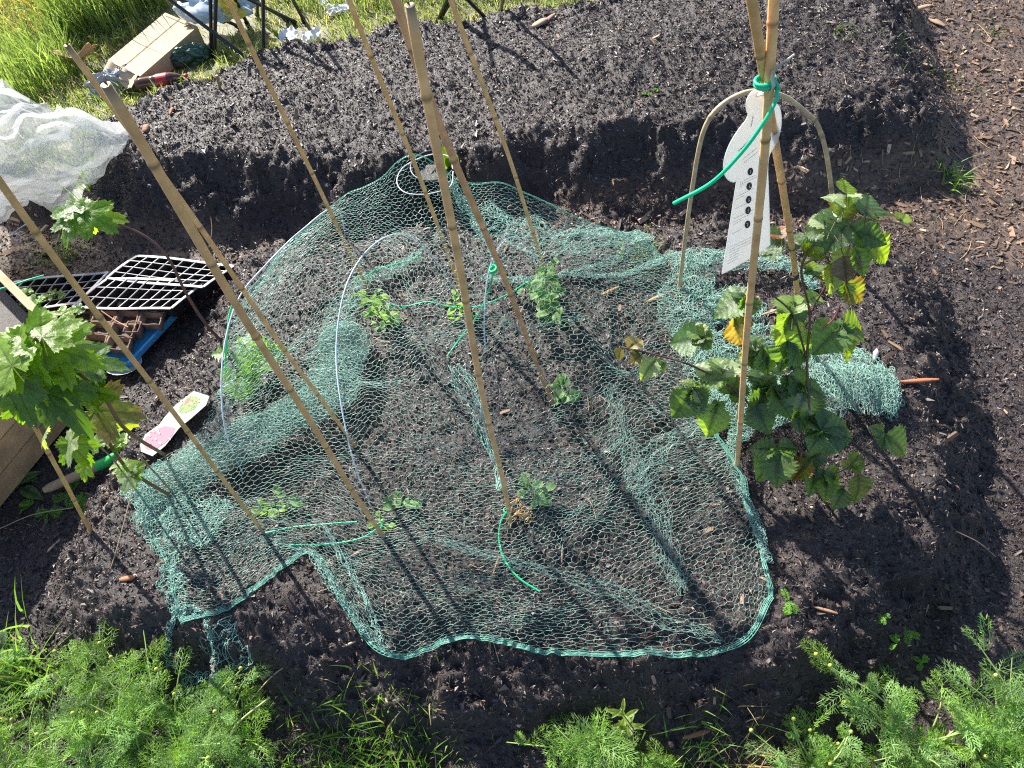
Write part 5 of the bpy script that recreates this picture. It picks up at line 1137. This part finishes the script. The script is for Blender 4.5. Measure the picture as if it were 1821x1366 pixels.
# bottle
b0, b1 = lg(242, 152, -.01), lg(333, 136, -.01); d = (b1 - b0) / np.linalg.norm(b1 - b0); Lb = .30
bo = thing('drink_bottle', b0 - [0, 0, .04], 'lying plastic cola bottle with red label and red cap in front of the carton', 'bottle')
prof = [(0, .018), (.004, .034), (.03, .040), (.10, .038), (.125, .041), (.19, .041), (.21, .040), (.25, .026), (.272, .014), (.285, .0135)]
k_ = np.linspace(0, 9, 40); X_ = np.interp(k_, range(10), [p[0] for p in prof]); r_ = np.interp(k_, range(10), [p[1] for p in prof]); sc = np.linalg.norm(b1 - b0) / .30
mBot = mat('bottle_plastic', .08, .6)
mb = MB(); mb.tube([b0 + d * x * sc for x in X_], r_ * sc, 20, (.07, .025, .015)); mb.build('bottle_body', mBot, bo)
mb = MB(); mb.tube([b0 + d * x * sc for x in (.128, .15, .17, .19)], .0418 * sc, 20, (.60, .04, .05), cap=False); mb.build('bottle_label', mTie, bo)
mb = MB(); mb.tube([b0 + d * x * sc for x in (.283, .287, .300, .303)], np.array([.016, .0175, .0175, .015]) * sc, 16, (.65, .03, .04)); mb.build('cap', mTie, bo)
# cardboard scrap by the cane top
b = lg(152, 128); mb = MB(); u, v = np.meshgrid(np.linspace(-1, 1, 20), np.linspace(-1, 1, 12), indexing='ij')
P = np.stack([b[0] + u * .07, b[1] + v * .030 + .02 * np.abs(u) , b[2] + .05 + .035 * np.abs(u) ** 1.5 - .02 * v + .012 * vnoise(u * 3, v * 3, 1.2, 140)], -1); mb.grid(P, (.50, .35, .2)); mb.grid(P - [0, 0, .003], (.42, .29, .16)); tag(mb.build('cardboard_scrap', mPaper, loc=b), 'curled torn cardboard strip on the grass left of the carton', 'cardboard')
# small post
b = GG(390, 158); t = V(385, 134, b[0], b[1]); mb = MB(); mb.tube([b - [0, 0, .02], t], .005, 8, (.30, .2, .07)); tag(mb.build('short_peg', mBamboo, loc=b), 'short brown cane peg at the edge of the far bed', 'peg')
# black metal stands
def frame(name, lines, label, gname='black metal stands on the lawn', tops=None):
    b = lg(*lines[0][2:4]); T_ = thing(name, b, label, 'folding stand', gname)
    for (x0, y0, x1, y1, zt) in lines:
        p1 = lg(x1, y1); p0 = G(x0, y0, zt); d = (p0 - p1); k = (.27 - p1[2]) / d[2] if d[2] > .01 else 1.0
        q = p1 + d * k; mb = MB(); mb.tube([p1, (p1 + q) / 2, q], .0065, 8, (.018, .018, .02)); mb.build('leg', mMetalBlack, T_)
        mb = MB(); mb.tube([p1 - [0, 0, .004], p1 + d / np.linalg.norm(d) * .02], .009, 8, (.012, .012, .013)); mb.build('foot_cap', mPlasticBlack, T_)
frame('folding_stand', [(374,0,376,97,.14),(384,0,381,102,.14),(302,0,457,116,.16),(321,0,428,49,.08),(419,0,441,45,.08),(458,0,457,30,.05),(468,0,469,110,.15),(445,0,526,40,.08),(449,0,512,36,.07),(521,0,541,38,.07)], 'black folding camp stand with crossed thin legs standing over the sack')
frame('folding_stand', [(795,0,778,38,.07),(803,0,783,34,.07),(832,0,877,46,.08),(895,0,890,22,.05)], 'second black stand, only three feet visible above the far bed')

# ---------------------------------------------------------------- light
az = math.atan2(-.958, 1.678); el = R(36)
sd = np.array([math.sin(az) * math.cos(el), math.cos(az) * math.cos(el), math.sin(el)])
sl = bpy.data.lights.new('sun', 'SUN'); sl.energy = 5.0; sl.angle = R(.55); sl.color = (1, .95, .86); so_ = bpy.data.objects.new('sun', sl); C.objects.link(so_)
so_.rotation_euler = Vector(sd).to_track_quat('Z', 'Y').to_euler(); so_.location = sd * 10
w = bpy.data.worlds.new('World'); scn.world = w; w.use_nodes = True; nt = w.node_tree; sky = nt.nodes.new('ShaderNodeTexSky'); sky.sky_type = 'NISHITA'; sky.sun_disc = False
sky.sun_elevation = el; sky.sun_rotation = az; bg = nt.nodes['Background']; nt.links.new(sky.outputs[0], bg.inputs[0]); bg.inputs[1].default_value = .095
scn.view_settings.view_transform = 'Standard'; scn.view_settings.look = 'None'; scn.view_settings.exposure = 1.35; scn.view_settings.gamma = 1
scn.cycles.max_bounces = 6; scn.cycles.sample_clamp_indirect = 3; scn.cycles.caustics_reflective = False; scn.cycles.caustics_refractive = False; scn.cycles.transparent_max_bounces = 16; scn.cycles.use_denoising = False; scn.cycles.filter_width = 1.15; scn.cycles.pixel_filter_type = 'BLACKMAN_HARRIS'
